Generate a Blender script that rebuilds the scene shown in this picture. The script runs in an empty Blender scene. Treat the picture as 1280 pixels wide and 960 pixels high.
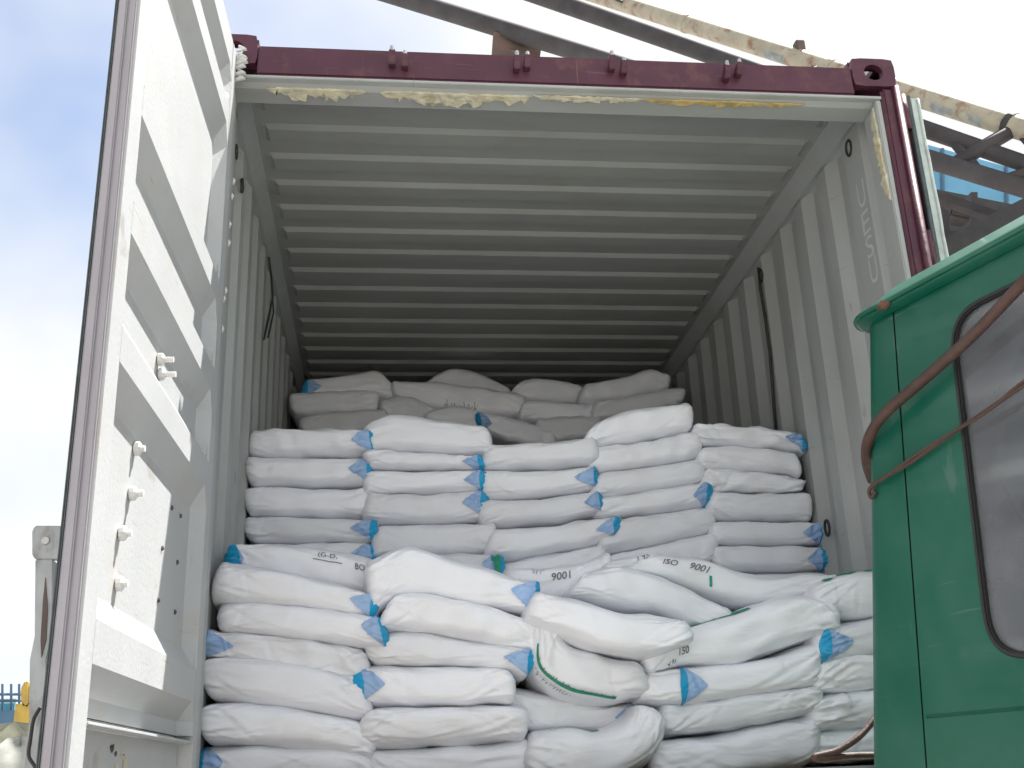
import bpy, bmesh, math, random
import numpy as np
from mathutils import Vector, Matrix, Euler

scene = bpy.context.scene
col = scene.collection
R = math.radians
random.seed(7)

# ------------------------------------------------------------------ camera
CAM = np.array([-0.6241, -3.2137, 0.1585])
YAW, PITCH, ROLL, FPX = 0.1225, 0.3455, -0.0386, 1377.02      # focal length in pixels of a 1280 px wide frame
def cam_axes():
    cy, sy, cp, sp = math.cos(YAW), math.sin(YAW), math.cos(PITCH), math.sin(PITCH)
    f = np.array([sy*cp, cy*cp, sp]); r = np.array([cy, -sy, 0.0]); u = np.cross(r, f)
    cr, sr = math.cos(ROLL), math.sin(ROLL)
    return cr*r + sr*u, -sr*r + cr*u, f
CR, CU, CF = cam_axes()
cam_data = bpy.data.cameras.new('camera')
cam_data.sensor_width = 36.0
cam_data.lens = FPX/1280*36.0
cam_data.clip_start = 0.02
cam_data.clip_end = 4000
cam = bpy.data.objects.new('camera', cam_data)
col.objects.link(cam)
M = Matrix.Identity(4)
for i in range(3):
    M[i][0], M[i][1], M[i][2], M[i][3] = CR[i], CU[i], -CF[i], CAM[i]
cam.matrix_world = M
scene.camera = cam

# ------------------------------------------------------------------ sun, sky, exposure
SUN = Vector((0.40, 0.235, 1.0)).normalized()                  # towards the sun
sun_el = math.asin(SUN.z)
sun_az = math.atan2(SUN.x, SUN.y)                             # from +Y towards +X
ld = bpy.data.lights.new('sun', 'SUN'); ld.energy = 5.0; ld.angle = R(0.53); ld.color = (1.0, 0.965, 0.91)
lo = bpy.data.objects.new('sun', ld); col.objects.link(lo)
lo.rotation_euler = (-SUN).to_track_quat('-Z', 'Y').to_euler()
lo.location = (4, 3, 12)

world = bpy.data.worlds.new('World'); scene.world = world; world.use_nodes = True
wn, wl = world.node_tree.nodes, world.node_tree.links
wn.clear()
wout = wn.new('ShaderNodeOutputWorld'); bg = wn.new('ShaderNodeBackground')
sky = wn.new('ShaderNodeTexSky'); sky.sky_type = 'NISHITA'; sky.sun_disc = False
sky.sun_elevation = sun_el; sky.sun_rotation = sun_az
sky.air_density = 1.0; sky.dust_density = 2.0; sky.ozone_density = 1.2
tc = wn.new('ShaderNodeTexCoord')
mp = wn.new('ShaderNodeMapping'); mp.inputs['Location'].default_value = (-.035, -3.57, 0.41); mp.inputs['Scale'].default_value = (1.0, 1.0, 1.25)
nz = wn.new('ShaderNodeTexNoise'); nz.inputs['Scale'].default_value = 1.1; nz.inputs['Detail'].default_value = 5; nz.inputs['Roughness'].default_value = 0.52
cr = wn.new('ShaderNodeValToRGB')
cr.color_ramp.elements[0].color = (.14, .14, .14, 1); cr.color_ramp.elements[0].position = 0.36; cr.color_ramp.elements[1].position = 0.50
mixc = wn.new('ShaderNodeMixRGB'); mixc.inputs['Color2'].default_value = (4.5, 4.55, 4.6, 1)
wl.new(tc.outputs['Generated'], mp.inputs['Vector']); wl.new(mp.outputs['Vector'], nz.inputs['Vector'])
wl.new(nz.outputs['Fac'], cr.inputs['Fac']); wl.new(cr.outputs['Color'], mixc.inputs['Fac'])
wl.new(sky.outputs['Color'], mixc.inputs['Color1'])
wl.new(mixc.outputs['Color'], bg.inputs['Color']); bg.inputs['Strength'].default_value = 0.085
wl.new(bg.outputs['Background'], wout.inputs['Surface'])

scene.render.engine = 'CYCLES'
scene.view_settings.view_transform = 'Standard'
scene.view_settings.look = 'None'
scene.view_settings.gamma = 1.0
scene.view_settings.exposure = 1.40
cy = scene.cycles
cy.use_denoising = True
cy.max_bounces = 7; cy.diffuse_bounces = 5; cy.glossy_bounces = 3; cy.adaptive_threshold = 0.025; cy.transparent_max_bounces = 8
cy.sample_clamp_indirect = 8.0

# ------------------------------------------------------------------ helpers
def ray(x, y):
    return CF + CR*(x-640)/FPX - CU*(y-480)/FPX
def at(x, y, Y):
    d = ray(x, y); return CAM + d*((Y-CAM[1])/d[1])
def at_x(x, y, X):
    d = ray(x, y); return CAM + d*((X-CAM[0])/d[0])

def tag(o, label=None, cat=None, group=None, kind=None):
    if label: o['label'] = label
    if cat: o['category'] = cat
    if group: o['group'] = group
    if kind: o['kind'] = kind
    return o
def empty(name, loc, label, cat, group=None):
    o = bpy.data.objects.new(name, None); col.objects.link(o); o.location = loc
    o.empty_display_size = 0.1
    return tag(o, label, cat, group)
def smooth_mesh(me, on=True):
    me.polygons.foreach_set('use_smooth', [on]*len(me.polygons)); me.update()

class MB:
    """collects vertices and faces in world coordinates; build() links them as one mesh object"""
    def __init__(s): s.v = []; s.f = []
    def add(s, vs, fs):
        o = len(s.v); s.v += [tuple(map(float, p)) for p in vs]; s.f += [tuple(i+o for i in f) for f in fs]; return s
    def box(s, x0, x1, y0, y1, z0, z1, M=None):
        vs = [Vector((x, y, z)) for x in (x0, x1) for y in (y0, y1) for z in (z0, z1)]
        if M is not None: vs = [M @ v for v in vs]
        return s.add(vs, [(0,1,3,2),(4,6,7,5),(0,4,5,1),(2,3,7,6),(0,2,6,4),(1,5,7,3)])
    def tube(s, pts, r, n=12, cap=True):
        pts = [Vector(p) for p in pts]; m = len(pts)
        rs = r if isinstance(r, (list, tuple)) else [r]*m
        up = Vector((0,0,1)); vs = []; prev = None
        for i, p in enumerate(pts):
            t = (pts[min(i+1, m-1)] - pts[max(i-1, 0)]).normalized()
            if prev is None:
                a = t.cross(up if abs(t.z) < .9 else Vector((1,0,0))).normalized()
            else:
                a = (prev - t*prev.dot(t)).normalized()
            prev = a; b = t.cross(a)
            for k in range(n):
                q = 2*math.pi*k/n; vs.append(p + (a*math.cos(q) + b*math.sin(q))*rs[i])
        fs = [(i*n+k, i*n+(k+1) % n, (i+1)*n+(k+1) % n, (i+1)*n+k) for i in range(m-1) for k in range(n)]
        if cap: fs += [tuple(range(n-1, -1, -1)), tuple((m-1)*n+k for k in range(n))]
        return s.add(vs, fs)
    def prism(s, poly, d):
        """closed polygon of 3D points extruded by vector d"""
        d = Vector(d); n = len(poly); a = [Vector(p) for p in poly]
        vs = a + [p+d for p in a]
        return s.add(vs, [tuple(range(n-1, -1, -1)), tuple(range(n, 2*n))] + [(i, (i+1) % n, n+(i+1) % n, n+i) for i in range(n)])
    def ring_prism(s, outer, inner, d):
        d = Vector(d); n = len(outer); o = [Vector(p) for p in outer]; i_ = [Vector(p) for p in inner]
        vs = o + i_ + [p+d for p in o] + [p+d for p in i_]; fs = []
        for k in range(n):
            j = (k+1) % n
            fs += [(k, n+k, n+j, j), (2*n+k, 2*n+j, 3*n+j, 3*n+k), (k, j, 2*n+j, 2*n+k), (n+k, 3*n+k, 3*n+j, n+j)]
        return s.add(vs, fs)
    def build(s, name, mat, parent=None, bevel=0, smooth=False, seg=2):
        me = bpy.data.meshes.new(name); me.from_pydata(s.v, [], s.f)
        bm = bmesh.new(); bm.from_mesh(me)
        bmesh.ops.recalc_face_normals(bm, faces=bm.faces)
        if bevel:
            bmesh.ops.remove_doubles(bm, verts=bm.verts, dist=1e-6)
            es = [e for e in bm.edges if len(e.link_faces) == 2 and e.calc_face_angle(0) > 0.5]
            bmesh.ops.bevel(bm, geom=es, offset=bevel, segments=seg, affect='EDGES', clamp_overlap=True)
        bm.to_mesh(me); bm.free()
        me.materials.append(mat)
        if smooth: smooth_mesh(me)
        o = bpy.data.objects.new(name, me); col.objects.link(o)
        if parent is not None:
            pl = Vector((0,0,0)); q = parent
            o.parent = parent
            while q is not None: pl += Vector(q.location); q = q.parent
            me.transform(Matrix.Translation(-pl))
        return o

def autosmooth(o, ang=35):
    me = o.data; smooth_mesh(me)
    bm = bmesh.new(); bm.from_mesh(me)
    for e in bm.edges:
        if len(e.link_faces) == 2 and e.calc_face_angle(0) > R(ang): e.smooth = False
    bm.to_mesh(me); bm.free()
    return o

# ------------------------------------------------------------------ materials
def mat(name, base, rough=0.5, metal=0.0, spec=0.5, vary=0.0, vscale=6.0, dirt=None, dirt_amt=0.0, dscale=3.0, dlo=.5, dhi=.75,
        bump=0.0, bscale=60.0, stretch=(1,1,1), bump2=0.0, b2scale=10, coat=0.0, scratch=None, s_amt=.5, s_lo=.64, s_scale=2.0):
    m = bpy.data.materials.new(name); m.use_nodes = True
    nt = m.node_tree; N, L = nt.nodes, nt.links
    p = N['Principled BSDF']
    p.inputs['Roughness'].default_value = rough; p.inputs['Metallic'].default_value = metal
    p.inputs['Specular IOR Level'].default_value = spec
    p.inputs['Coat Weight'].default_value = coat
    tcd = N.new('ShaderNodeTexCoord'); mp_ = N.new('ShaderNodeMapping'); mp_.inputs['Scale'].default_value = stretch
    L.new(tcd.outputs['Object'], mp_.inputs['Vector'])
    c = None
    if vary:
        n1 = N.new('ShaderNodeTexNoise'); n1.inputs['Scale'].default_value = vscale; n1.inputs['Detail'].default_value = 3
        L.new(mp_.outputs['Vector'], n1.inputs['Vector'])
        mr = N.new('ShaderNodeMapRange'); mr.inputs['From Min'].default_value = .3; mr.inputs['From Max'].default_value = .7
        mr.inputs['To Min'].default_value = 1-vary; mr.inputs['To Max'].default_value = 1+vary*.6
        L.new(n1.outputs['Fac'], mr.inputs['Value'])
        mx = N.new('ShaderNodeMixRGB'); mx.blend_type = 'MULTIPLY'; mx.inputs['Fac'].default_value = 1
        mx.inputs['Color1'].default_value = (*base, 1); L.new(mr.outputs['Result'], mx.inputs['Color2'])
        c = mx.outputs['Color']
    if dirt is not None:
        n2 = N.new('ShaderNodeTexNoise'); n2.inputs['Scale'].default_value = dscale; n2.inputs['Detail'].default_value = 6; n2.inputs['Roughness'].default_value = .62
        L.new(mp_.outputs['Vector'], n2.inputs['Vector'])
        mr2 = N.new('ShaderNodeMapRange'); mr2.inputs['From Min'].default_value = dlo; mr2.inputs['From Max'].default_value = dhi
        mr2.inputs['To Max'].default_value = dirt_amt
        L.new(n2.outputs['Fac'], mr2.inputs['Value'])
        mx2 = N.new('ShaderNodeMixRGB'); L.new(mr2.outputs['Result'], mx2.inputs['Fac'])
        if c is not None: L.new(c, mx2.inputs['Color1'])
        else: mx2.inputs['Color1'].default_value = (*base, 1)
        mx2.inputs['Color2'].default_value = (*dirt, 1)
        c = mx2.outputs['Color']
    if scratch is not None:
        for rot, ss_ in (((.5, .4, .9), (3, 3, 42)), ((1.1, -.5, .2), (46, 3, 3))):
            mps = N.new('ShaderNodeMapping'); mps.inputs['Scale'].default_value = ss_; mps.inputs['Rotation'].default_value = rot
            L.new(tcd.outputs['Object'], mps.inputs['Vector'])
            n3 = N.new('ShaderNodeTexNoise'); n3.inputs['Scale'].default_value = s_scale; n3.inputs['Detail'].default_value = 4
            L.new(mps.outputs['Vector'], n3.inputs['Vector'])
            mr3 = N.new('ShaderNodeMapRange'); mr3.inputs['From Min'].default_value = s_lo; mr3.inputs['From Max'].default_value = s_lo+.06; mr3.inputs['To Max'].default_value = s_amt
            L.new(n3.outputs['Fac'], mr3.inputs['Value'])
            mx4 = N.new('ShaderNodeMixRGB'); L.new(mr3.outputs['Result'], mx4.inputs['Fac'])
            if c is not None: L.new(c, mx4.inputs['Color1'])
            else: mx4.inputs['Color1'].default_value = (*base, 1)
            mx4.inputs['Color2'].default_value = (*scratch, 1); c = mx4.outputs['Color']
    if c is not None: L.new(c, p.inputs['Base Color'])
    else: p.inputs['Base Color'].default_value = (*base, 1)
    last = None
    for st, sc_ in ((bump, bscale), (bump2, b2scale)):
        if st:
            nb = N.new('ShaderNodeTexNoise'); nb.inputs['Scale'].default_value = sc_; nb.inputs['Detail'].default_value = 4
            L.new(mp_.outputs['Vector'], nb.inputs['Vector'])
            b = N.new('ShaderNodeBump'); b.inputs['Strength'].default_value = st; b.inputs['Distance'].default_value = 0.01
            L.new(nb.outputs['Fac'], b.inputs['Height'])
            if last is not None: L.new(last, b.inputs['Normal'])
            last = b.outputs['Normal']
    if last is not None: L.new(last, p.inputs['Normal'])
    return m

def sack_material(name, base, rough=.36):
    m = bpy.data.materials.new(name); m.use_nodes = True
    nt = m.node_tree; N, L = nt.nodes, nt.links; p = N['Principled BSDF']
    p.inputs['Roughness'].default_value = rough; p.inputs['Specular IOR Level'].default_value = .45
    p.inputs['Subsurface Weight'].default_value = 0.0
    oi = N.new('ShaderNodeObjectInfo'); tcd = N.new('ShaderNodeTexCoord')
    ad = N.new('ShaderNodeVectorMath'); ad.operation = 'ADD'
    sc_ = N.new('ShaderNodeVectorMath'); sc_.operation = 'SCALE'; sc_.inputs[0].default_value = (13, 7, 29)
    L.new(oi.outputs['Random'], sc_.inputs['Scale']); L.new(tcd.outputs['Object'], ad.inputs[0]); L.new(sc_.outputs['Vector'], ad.inputs[1])
    # colour: slight warm smudges and per-sack shade
    n1 = N.new('ShaderNodeTexNoise'); n1.inputs['Scale'].default_value = 5; n1.inputs['Detail'].default_value = 7; n1.inputs['Roughness'].default_value = .6
    L.new(ad.outputs['Vector'], n1.inputs['Vector'])
    mr = N.new('ShaderNodeMapRange'); mr.inputs['From Min'].default_value = .48; mr.inputs['From Max'].default_value = .78; mr.inputs['To Max'].default_value = .5
    L.new(n1.outputs['Fac'], mr.inputs['Value'])
    mx = N.new('ShaderNodeMixRGB'); mx.inputs['Color1'].default_value = (*base, 1); mx.inputs['Color2'].default_value = (base[0]*.88, base[1]*.82, base[2]*.76, 1)
    L.new(mr.outputs['Result'], mx.inputs['Fac'])
    mr3 = N.new('ShaderNodeMapRange'); mr3.inputs['To Min'].default_value = .9; mr3.inputs['To Max'].default_value = 1.04
    L.new(oi.outputs['Random'], mr3.inputs['Value'])
    mx3 = N.new('ShaderNodeMixRGB'); mx3.blend_type = 'MULTIPLY'; mx3.inputs['Fac'].default_value = 1
    L.new(mx.outputs['Color'], mx3.inputs['Color1']); L.new(mr3.outputs['Result'], mx3.inputs['Color2'])
    L.new(mx3.outputs['Color'], p.inputs['Base Color'])
    # crinkles of thin film: two stretched noises and a fine weave-like grain
    last = None
    for (sx, sy, sz), s_, st, dist in (((5, 9, 16), 1.0, .42, .010), ((7, 9, 13), 1.0, .42, .0035), ((30, 44, 64), 1.0, .22, .004)):
        mp_ = N.new('ShaderNodeMapping'); mp_.inputs['Scale'].default_value = (sx, sy, sz)
        mp_.inputs['Rotation'].default_value = (0, .25, 0)
        L.new(ad.outputs['Vector'], mp_.inputs['Vector'])
        nb = N.new('ShaderNodeTexNoise'); nb.inputs['Scale'].default_value = s_; nb.inputs['Detail'].default_value = 3; nb.inputs['Distortion'].default_value = 1.2
        if sx == 7:
            nb.noise_type = 'RIDGED_MULTIFRACTAL'; nb.inputs['Detail'].default_value = 2; mp_.inputs['Rotation'].default_value = (.3, -.6, .2); nb.inputs['Distortion'].default_value = .6
        L.new(mp_.outputs['Vector'], nb.inputs['Vector'])
        b = N.new('ShaderNodeBump'); b.inputs['Strength'].default_value = st; b.inputs['Distance'].default_value = dist
        L.new(nb.outputs['Fac'], b.inputs['Height'])
        if last is not None: L.new(last, b.inputs['Normal'])
        last = b.outputs['Normal']
    L.new(last, p.inputs['Normal'])
    return m

MT = {}
MT['inner'] = mat('container_grey_paint', (.385,.405,.40), .55, vary=.08, vscale=4, dirt=(.27,.265,.25), dirt_amt=.6, dscale=3.2, dlo=.46, dhi=.78, bump=.08, bscale=120, stretch=(1,1,.35), scratch=(.16,.15,.14), s_amt=.5, s_lo=.69)
MT['roofin'] = mat('container_roof_paint', (.325,.335,.325), .55, vary=.07, vscale=5, dirt=(.24,.235,.22), dirt_amt=.6, dscale=4, dlo=.5, dhi=.8, stretch=(.4,1,1))
MT['maroon'] = mat('maroon_paint', (.072,.018,.036), .42, vary=.18, vscale=7, dirt=(.16,.07,.05), dirt_amt=.6, dscale=9, dlo=.54, dhi=.72, bump=.15, bscale=30, scratch=(.15,.085,.09), s_amt=.5, s_lo=.66)
MT['doorwhite'] = mat('door_white_paint', (.43,.445,.455), .5, vary=.05, vscale=5, dirt=(.42,.38,.33), dirt_amt=.6, dscale=6, dlo=.55, dhi=.78, bump=.10, bscale=90, scratch=(.24,.19,.16), s_amt=.45, s_lo=.69)
MT['dooredge'] = mat('door_edge_shade_grey', (.30,.29,.32), .5, vary=.12, vscale=8, dirt=(.22,.16,.17), dirt_amt=.5, dscale=12, dlo=.56, dhi=.72, stretch=(1,1,.3))  # mauve-grey carries the free edge's shade in its colour; gasket lips are greyish
MT['gasket'] = mat('gasket_rubber', (.07,.085,.09), .6, vary=.3, vscale=30)
MT['pale_teal'] = mat('door_edge_pale_teal', (.50,.57,.55), .5, vary=.15, vscale=20, dirt=(.2,.22,.2), dirt_amt=.7, dscale=14)
MT['foam'] = mat('yellow_sealant', (.60,.56,.42), .85, vary=.25, vscale=25, dirt=(.48,.38,.18), dirt_amt=.7, dscale=10, bump=.9, bscale=50)
MT['foam2'] = mat('orange_sealant', (.50,.36,.14), .85, vary=.25, vscale=25, dirt=(.60,.50,.28), dirt_amt=.7, dscale=14, bump=.8, bscale=50)
MT['steel'] = mat('worn_and_sunlit_steel', (.45,.45,.44), .32, metal=.9, vary=.2, vscale=40)  # plate bolt, and keeper tips whose brightness stands for sunlight
MT['bolt'] = mat('painted_bolt', (.62,.62,.60), .45, vary=.1, vscale=60)
MT['dark'] = mat('dark_dirt', (.035,.033,.03), .8)
MT['letter'] = mat('wall_lettering', (.54,.56,.55), .6, vary=.1, vscale=60)
MT['floorwood'] = mat('container_floor_plywood', (.16,.11,.07), .7, vary=.3, vscale=8, stretch=(6,1,1))
MT['outer'] = mat('container_outer_paint', (.10,.03,.04), .5, vary=.2, vscale=3)
MT['wire'] = mat('black_wire', (.03,.03,.03), .6)
MT['rope'] = mat('brown_rope', (.07,.042,.034), .85, bump=.5, bscale=160)
MT['hose'] = mat('brown_rubber_hose', (.060,.030,.024), .6, vary=.3, vscale=25, dirt=(.10,.07,.06), dirt_amt=.6, dscale=20, bump=.2, bscale=80)
MT['sack'] = sack_material('white_woven_plastic', (.84,.855,.90))
MT['flap'] = sack_material('pale_blue_film', (.32,.48,.74), .3)
MT['fold'] = sack_material('bright_blue_film', (.015,.35,.64), .35)
MT['ink'] = mat('black_print', (.14,.14,.155), .6)
MT['greenink'] = mat('green_print', (.02,.30,.17), .6, vary=.25, vscale=50)
MT['green'] = mat('green_cab_paint', (.001,.086,.053), .40, spec=.35, vary=.14, vscale=5, dirt=(.026,.10,.076), dirt_amt=.7, dscale=5, dlo=.40, dhi=.72, bump=.06, bscale=14, coat=.1, scratch=(.08,.14,.12), s_amt=.4, s_lo=.67)
MT['greenrust'] = mat('cab_rust', (.10,.05,.03), .85, vary=.4, vscale=40)
MT['rubber'] = mat('black_rubber', (.012,.012,.013), .55)
MT['seatbeige'] = mat('beige_vinyl', (.42,.41,.36), .55, vary=.1)
MT['cabdark'] = mat('cab_lining', (.10,.10,.11), .7, vary=.2)
MT['asphalt'] = mat('yard_concrete', (.46,.435,.41), .85, vary=.2, vscale=.7, dirt=(.30,.28,.26), dirt_amt=.7, dscale=.5, bump=.3, bscale=30)
MT['palepipe'] = mat('weathered_cream_paint', (.35,.325,.25), .6, vary=.2, vscale=5, dirt=(.20,.09,.05), dirt_amt=.85, dscale=7, dlo=.52, dhi=.66, bump=.2, bscale=30)
MT['bluepatch'] = mat('blue_grey_patch_paint', (.24,.28,.29), .6, vary=.3, vscale=9, dirt=(.42,.38,.28), dirt_amt=.8, dscale=8, dlo=.48, dhi=.6)
MT['darkpipe'] = mat('dark_grey_boom_paint', (.050,.048,.052), .7, spec=.25, vary=.25, vscale=5, dirt=(.065,.052,.048), dirt_amt=.6, dscale=6, dlo=.5, dhi=.7)
MT['brownplate'] = mat('brown_steel', (.09,.066,.056), .6, vary=.3, vscale=6, dirt=(.12,.055,.035), dirt_amt=.6)
MT['bluesheet'] = mat('blue_sheet_metal', (.11,.30,.46), .45, vary=.15, vscale=2)
MT['galv'] = mat('weathered_grey_steel', (.36,.39,.40), .5, metal=.2, vary=.25, vscale=14, dirt=(.13,.09,.07), dirt_amt=.8, dscale=9, dlo=.54, dhi=.68, stretch=(1,1,.5))
MT['khaki'] = mat('khaki_tarpaulin', (.33,.33,.24), .8, vary=.25, vscale=6, bump=.5, bscale=12)
MT['greytarp'] = mat('grey_tarpaulin', (.40,.41,.37), .75, vary=.25, vscale=6, bump=.5, bscale=12)
MT['yellow'] = mat('yellow_machine_paint', (.42,.29,.05), .45, vary=.15, vscale=8, dirt=(.15,.1,.05), dirt_amt=.6)
MT['farblue'] = mat('blue_hull_paint', (.05,.12,.20), .5, vary=.15, vscale=3)
MT['farteal'] = mat('teal_hull_paint', (.08,.28,.34), .5, vary=.15, vscale=3)
MT['chassis'] = mat('chassis_black', (.03,.03,.032), .6, vary=.3, vscale=8)
MT['tyre'] = mat('tyre_rubber', (.02,.02,.02), .85)
MT['sill'] = mat('sill_grey_paint', (.30,.31,.32), .5, vary=.2, vscale=9, dirt=(.14,.10,.08), dirt_amt=.6, dscale=10)

def glass_mat():
    m = bpy.data.materials.new('dusty_glass'); m.use_nodes = True
    N, L = m.node_tree.nodes, m.node_tree.links; N.clear()
    o = N.new('ShaderNodeOutputMaterial'); tr = N.new('ShaderNodeBsdfTransparent'); tr.inputs['Color'].default_value = (.62,.66,.68,1)
    gl = N.new('ShaderNodeBsdfGlossy'); gl.inputs['Roughness'].default_value = .06; gl.inputs['Color'].default_value = (.9,.93,.95,1)
    fr = N.new('ShaderNodeFresnel'); fr.inputs['IOR'].default_value = 1.5
    m1 = N.new('ShaderNodeMixShader'); L.new(fr.outputs[0], m1.inputs[0]); L.new(tr.outputs[0], m1.inputs[1]); L.new(gl.outputs[0], m1.inputs[2])
    df = N.new('ShaderNodeBsdfDiffuse'); df.inputs['Color'].default_value = (.185,.195,.215,1)
    tcd = N.new('ShaderNodeTexCoord'); n = N.new('ShaderNodeTexNoise'); n.inputs['Scale'].default_value = 7; n.inputs['Detail'].default_value = 8
    L.new(tcd.outputs['Object'], n.inputs['Vector'])
    mr = N.new('ShaderNodeMapRange'); mr.inputs['From Min'].default_value = .35; mr.inputs['From Max'].default_value = .75; mr.inputs['To Min'].default_value = .32; mr.inputs['To Max'].default_value = .62
    L.new(n.outputs['Fac'], mr.inputs['Value'])
    m2 = N.new('ShaderNodeMixShader'); L.new(mr.outputs[0], m2.inputs[0]); L.new(m1.outputs[0], m2.inputs[1]); L.new(df.outputs[0], m2.inputs[2])
    L.new(m2.outputs[0], o.inputs['Surface'])
    return m
MT['glass'] = glass_mat()

def text_verts(txt, size=1.0, bold=.010):
    """flat outline of a word as (verts Nx2 centred on x=0,y=0 , faces)"""
    cu = bpy.data.curves.new('t', 'FONT'); cu.body = txt; cu.size = size; cu.align_x = 'CENTER'; cu.align_y = 'CENTER'; cu.resolution_u = 3; cu.offset = bold
    ob = bpy.data.objects.new('t', cu); col.objects.link(ob)
    dg = bpy.context.evaluated_depsgraph_get(); me = bpy.data.meshes.new_from_object(ob.evaluated_get(dg))
    bm = bmesh.new(); bm.from_mesh(me); bmesh.ops.triangulate(bm, faces=bm.faces)
    bm.verts.index_update()
    v = np.array([(q.co.x, q.co.y) for q in bm.verts]); f = [tuple(w.index for w in p.verts) for p in bm.faces]
    bm.free(); bpy.data.objects.remove(ob); bpy.data.curves.remove(cu); bpy.data.meshes.remove(me)
    return v, f

# ================================================================== THE SETTING
GZ = -1.45
g = MB(); g.add([(-900,-900,GZ),(900,-900,GZ),(900,900,GZ),(-900,900,GZ)], [(0,1,2,3)])
tag(g.build('ground', MT['asphalt']), kind='structure')

# ================================================================== SHIPPING CONTAINER
CL = 6.058; HW = 1.219; HT = 2.591
ct = empty('shipping_container', (0, CL/2, 0), 'open maroon shipping container with grey corrugated inside, full of white sacks', 'container')
# floor and frame
MB().box(-1.165, 1.165, 0.06, CL-.1, .10, .15).build('floor', MT['floorwood'], ct)
MB().box(-HW+.164, HW-.164, .0, .06, .02, .163).build('door_sill', MT['sill'], ct, bevel=.006)
for s in (-1, 1):
    MB().box(s*1.17 if s > 0 else -1.215, s*1.215 if s > 0 else -1.17, .18, CL-.18, .02, .16).build('bottom_rail', MT['outer'], ct)
    MB().box(s*1.168 if s > 0 else -1.217, s*1.217 if s > 0 else -1.168, .179, CL-.179, 2.50, 2.565).build('top_rail', MT['outer'], ct)
# top rail seen inside: the sloping grey strip between wall and roof
for s in (-1, 1):
    m = MB(); m.prism([(s*1.2155, .1215, 2.488), (s*1.2155, .1215, 2.4985), (s*1.167, .1215, 2.4985), (s*1.125, .1215, 2.574), (s*1.118, .1215, 2.566), (s*1.152, .1215, 2.505), (s*1.158, .1215, 2.488)], (0, CL-.24, 0))
    m.build('rail_lining', MT['inner'], ct)

def wall_profile():
    """(y, depth) of the corrugated side sheet, depth 0 = innermost face"""
    pr = [(.121, .0), (.135, .0), (.150, .030), (.205, .030), (.235, .0), (.385, .0)]
    y = .385
    while y < CL-.45:
        for dy, d in ((.055, .036), (.072, .036), (.055, .0), (.088, .0)):
            y += dy; pr.append((y, d))
    pr.append((CL-.06, 0.0))
    return pr
def side_wall(s):
    pr = wall_profile(); m = MB(); zs = (.155, .20, 2.480, 2.487)
    vs = []
    for y, d in pr:
        for j, z in enumerate(zs):
            dd = d if j in (1, 2) else .018
            vs.append((s*(1.165+dd), y, z))
    n = len(zs); fs = [(i*n+j, (i+1)*n+j, (i+1)*n+j+1, i*n+j+1) for i in range(len(pr)-1) for j in range(n-1)]
    # outer skin so that the sheet has a back
    o = len(vs)
    vs += [(x+s*.003, y, z) for x, y, z in vs]
    fs += [tuple(k+o for k in reversed(f)) for f in fs]
    m.add(vs, fs)
    return m.build('side_wall', MT['inner'], ct)
side_wall(-1); side_wall(1)
# roof: transverse corrugations that die out before the side rails
def roof():
    ys = [.121, .19]; ds = [0, 0]; y = .50-.209-.0065
    prof = [(.0, 0), (.020, 1), (.1045, 1), (.1245, 0)]
    while y < CL-.3:
        for a, b in prof: ys.append(y+a); ds.append(b)
        y += .209
    ys.append(CL-.06); ds.append(0)
    xs = [-1.15, -1.105, -1.085, -1.07, -.5, 0, .5, 1.07, 1.085, 1.105, 1.15]
    k = [0, 0, .35, 1, 1, 1, 1, 1, .35, 0, 0]
    zlow, dep = 2.548, .016
    vs = []
    for yy, d in zip(ys, ds):
        for x, kk in zip(xs, k):
            # flat level is high; the corrugation hangs down into the box by dep
            vs.append((x, yy, zlow+dep*(1-d)*1.0 if kk == 1 else zlow+dep*(1-d*kk)))
    n = len(xs); fs = [(i*n+j, i*n+j+1, (i+1)*n+j+1, (i+1)*n+j) for i in range(len(ys)-1) for j in range(n-1)]
    o = len(vs); vs += [(a, b, c+.003) for a, b, c in vs]; fs += [tuple(q+o for q in reversed(f)) for f in fs]
    m = MB(); m.add(vs, fs); return m.build('roof_panel', MT['roofin'], ct)
roof()
MB().box(-1.165, 1.165, CL-.06, CL-.02, .15, 2.55).build('end_wall', MT['inner'], ct)

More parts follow.
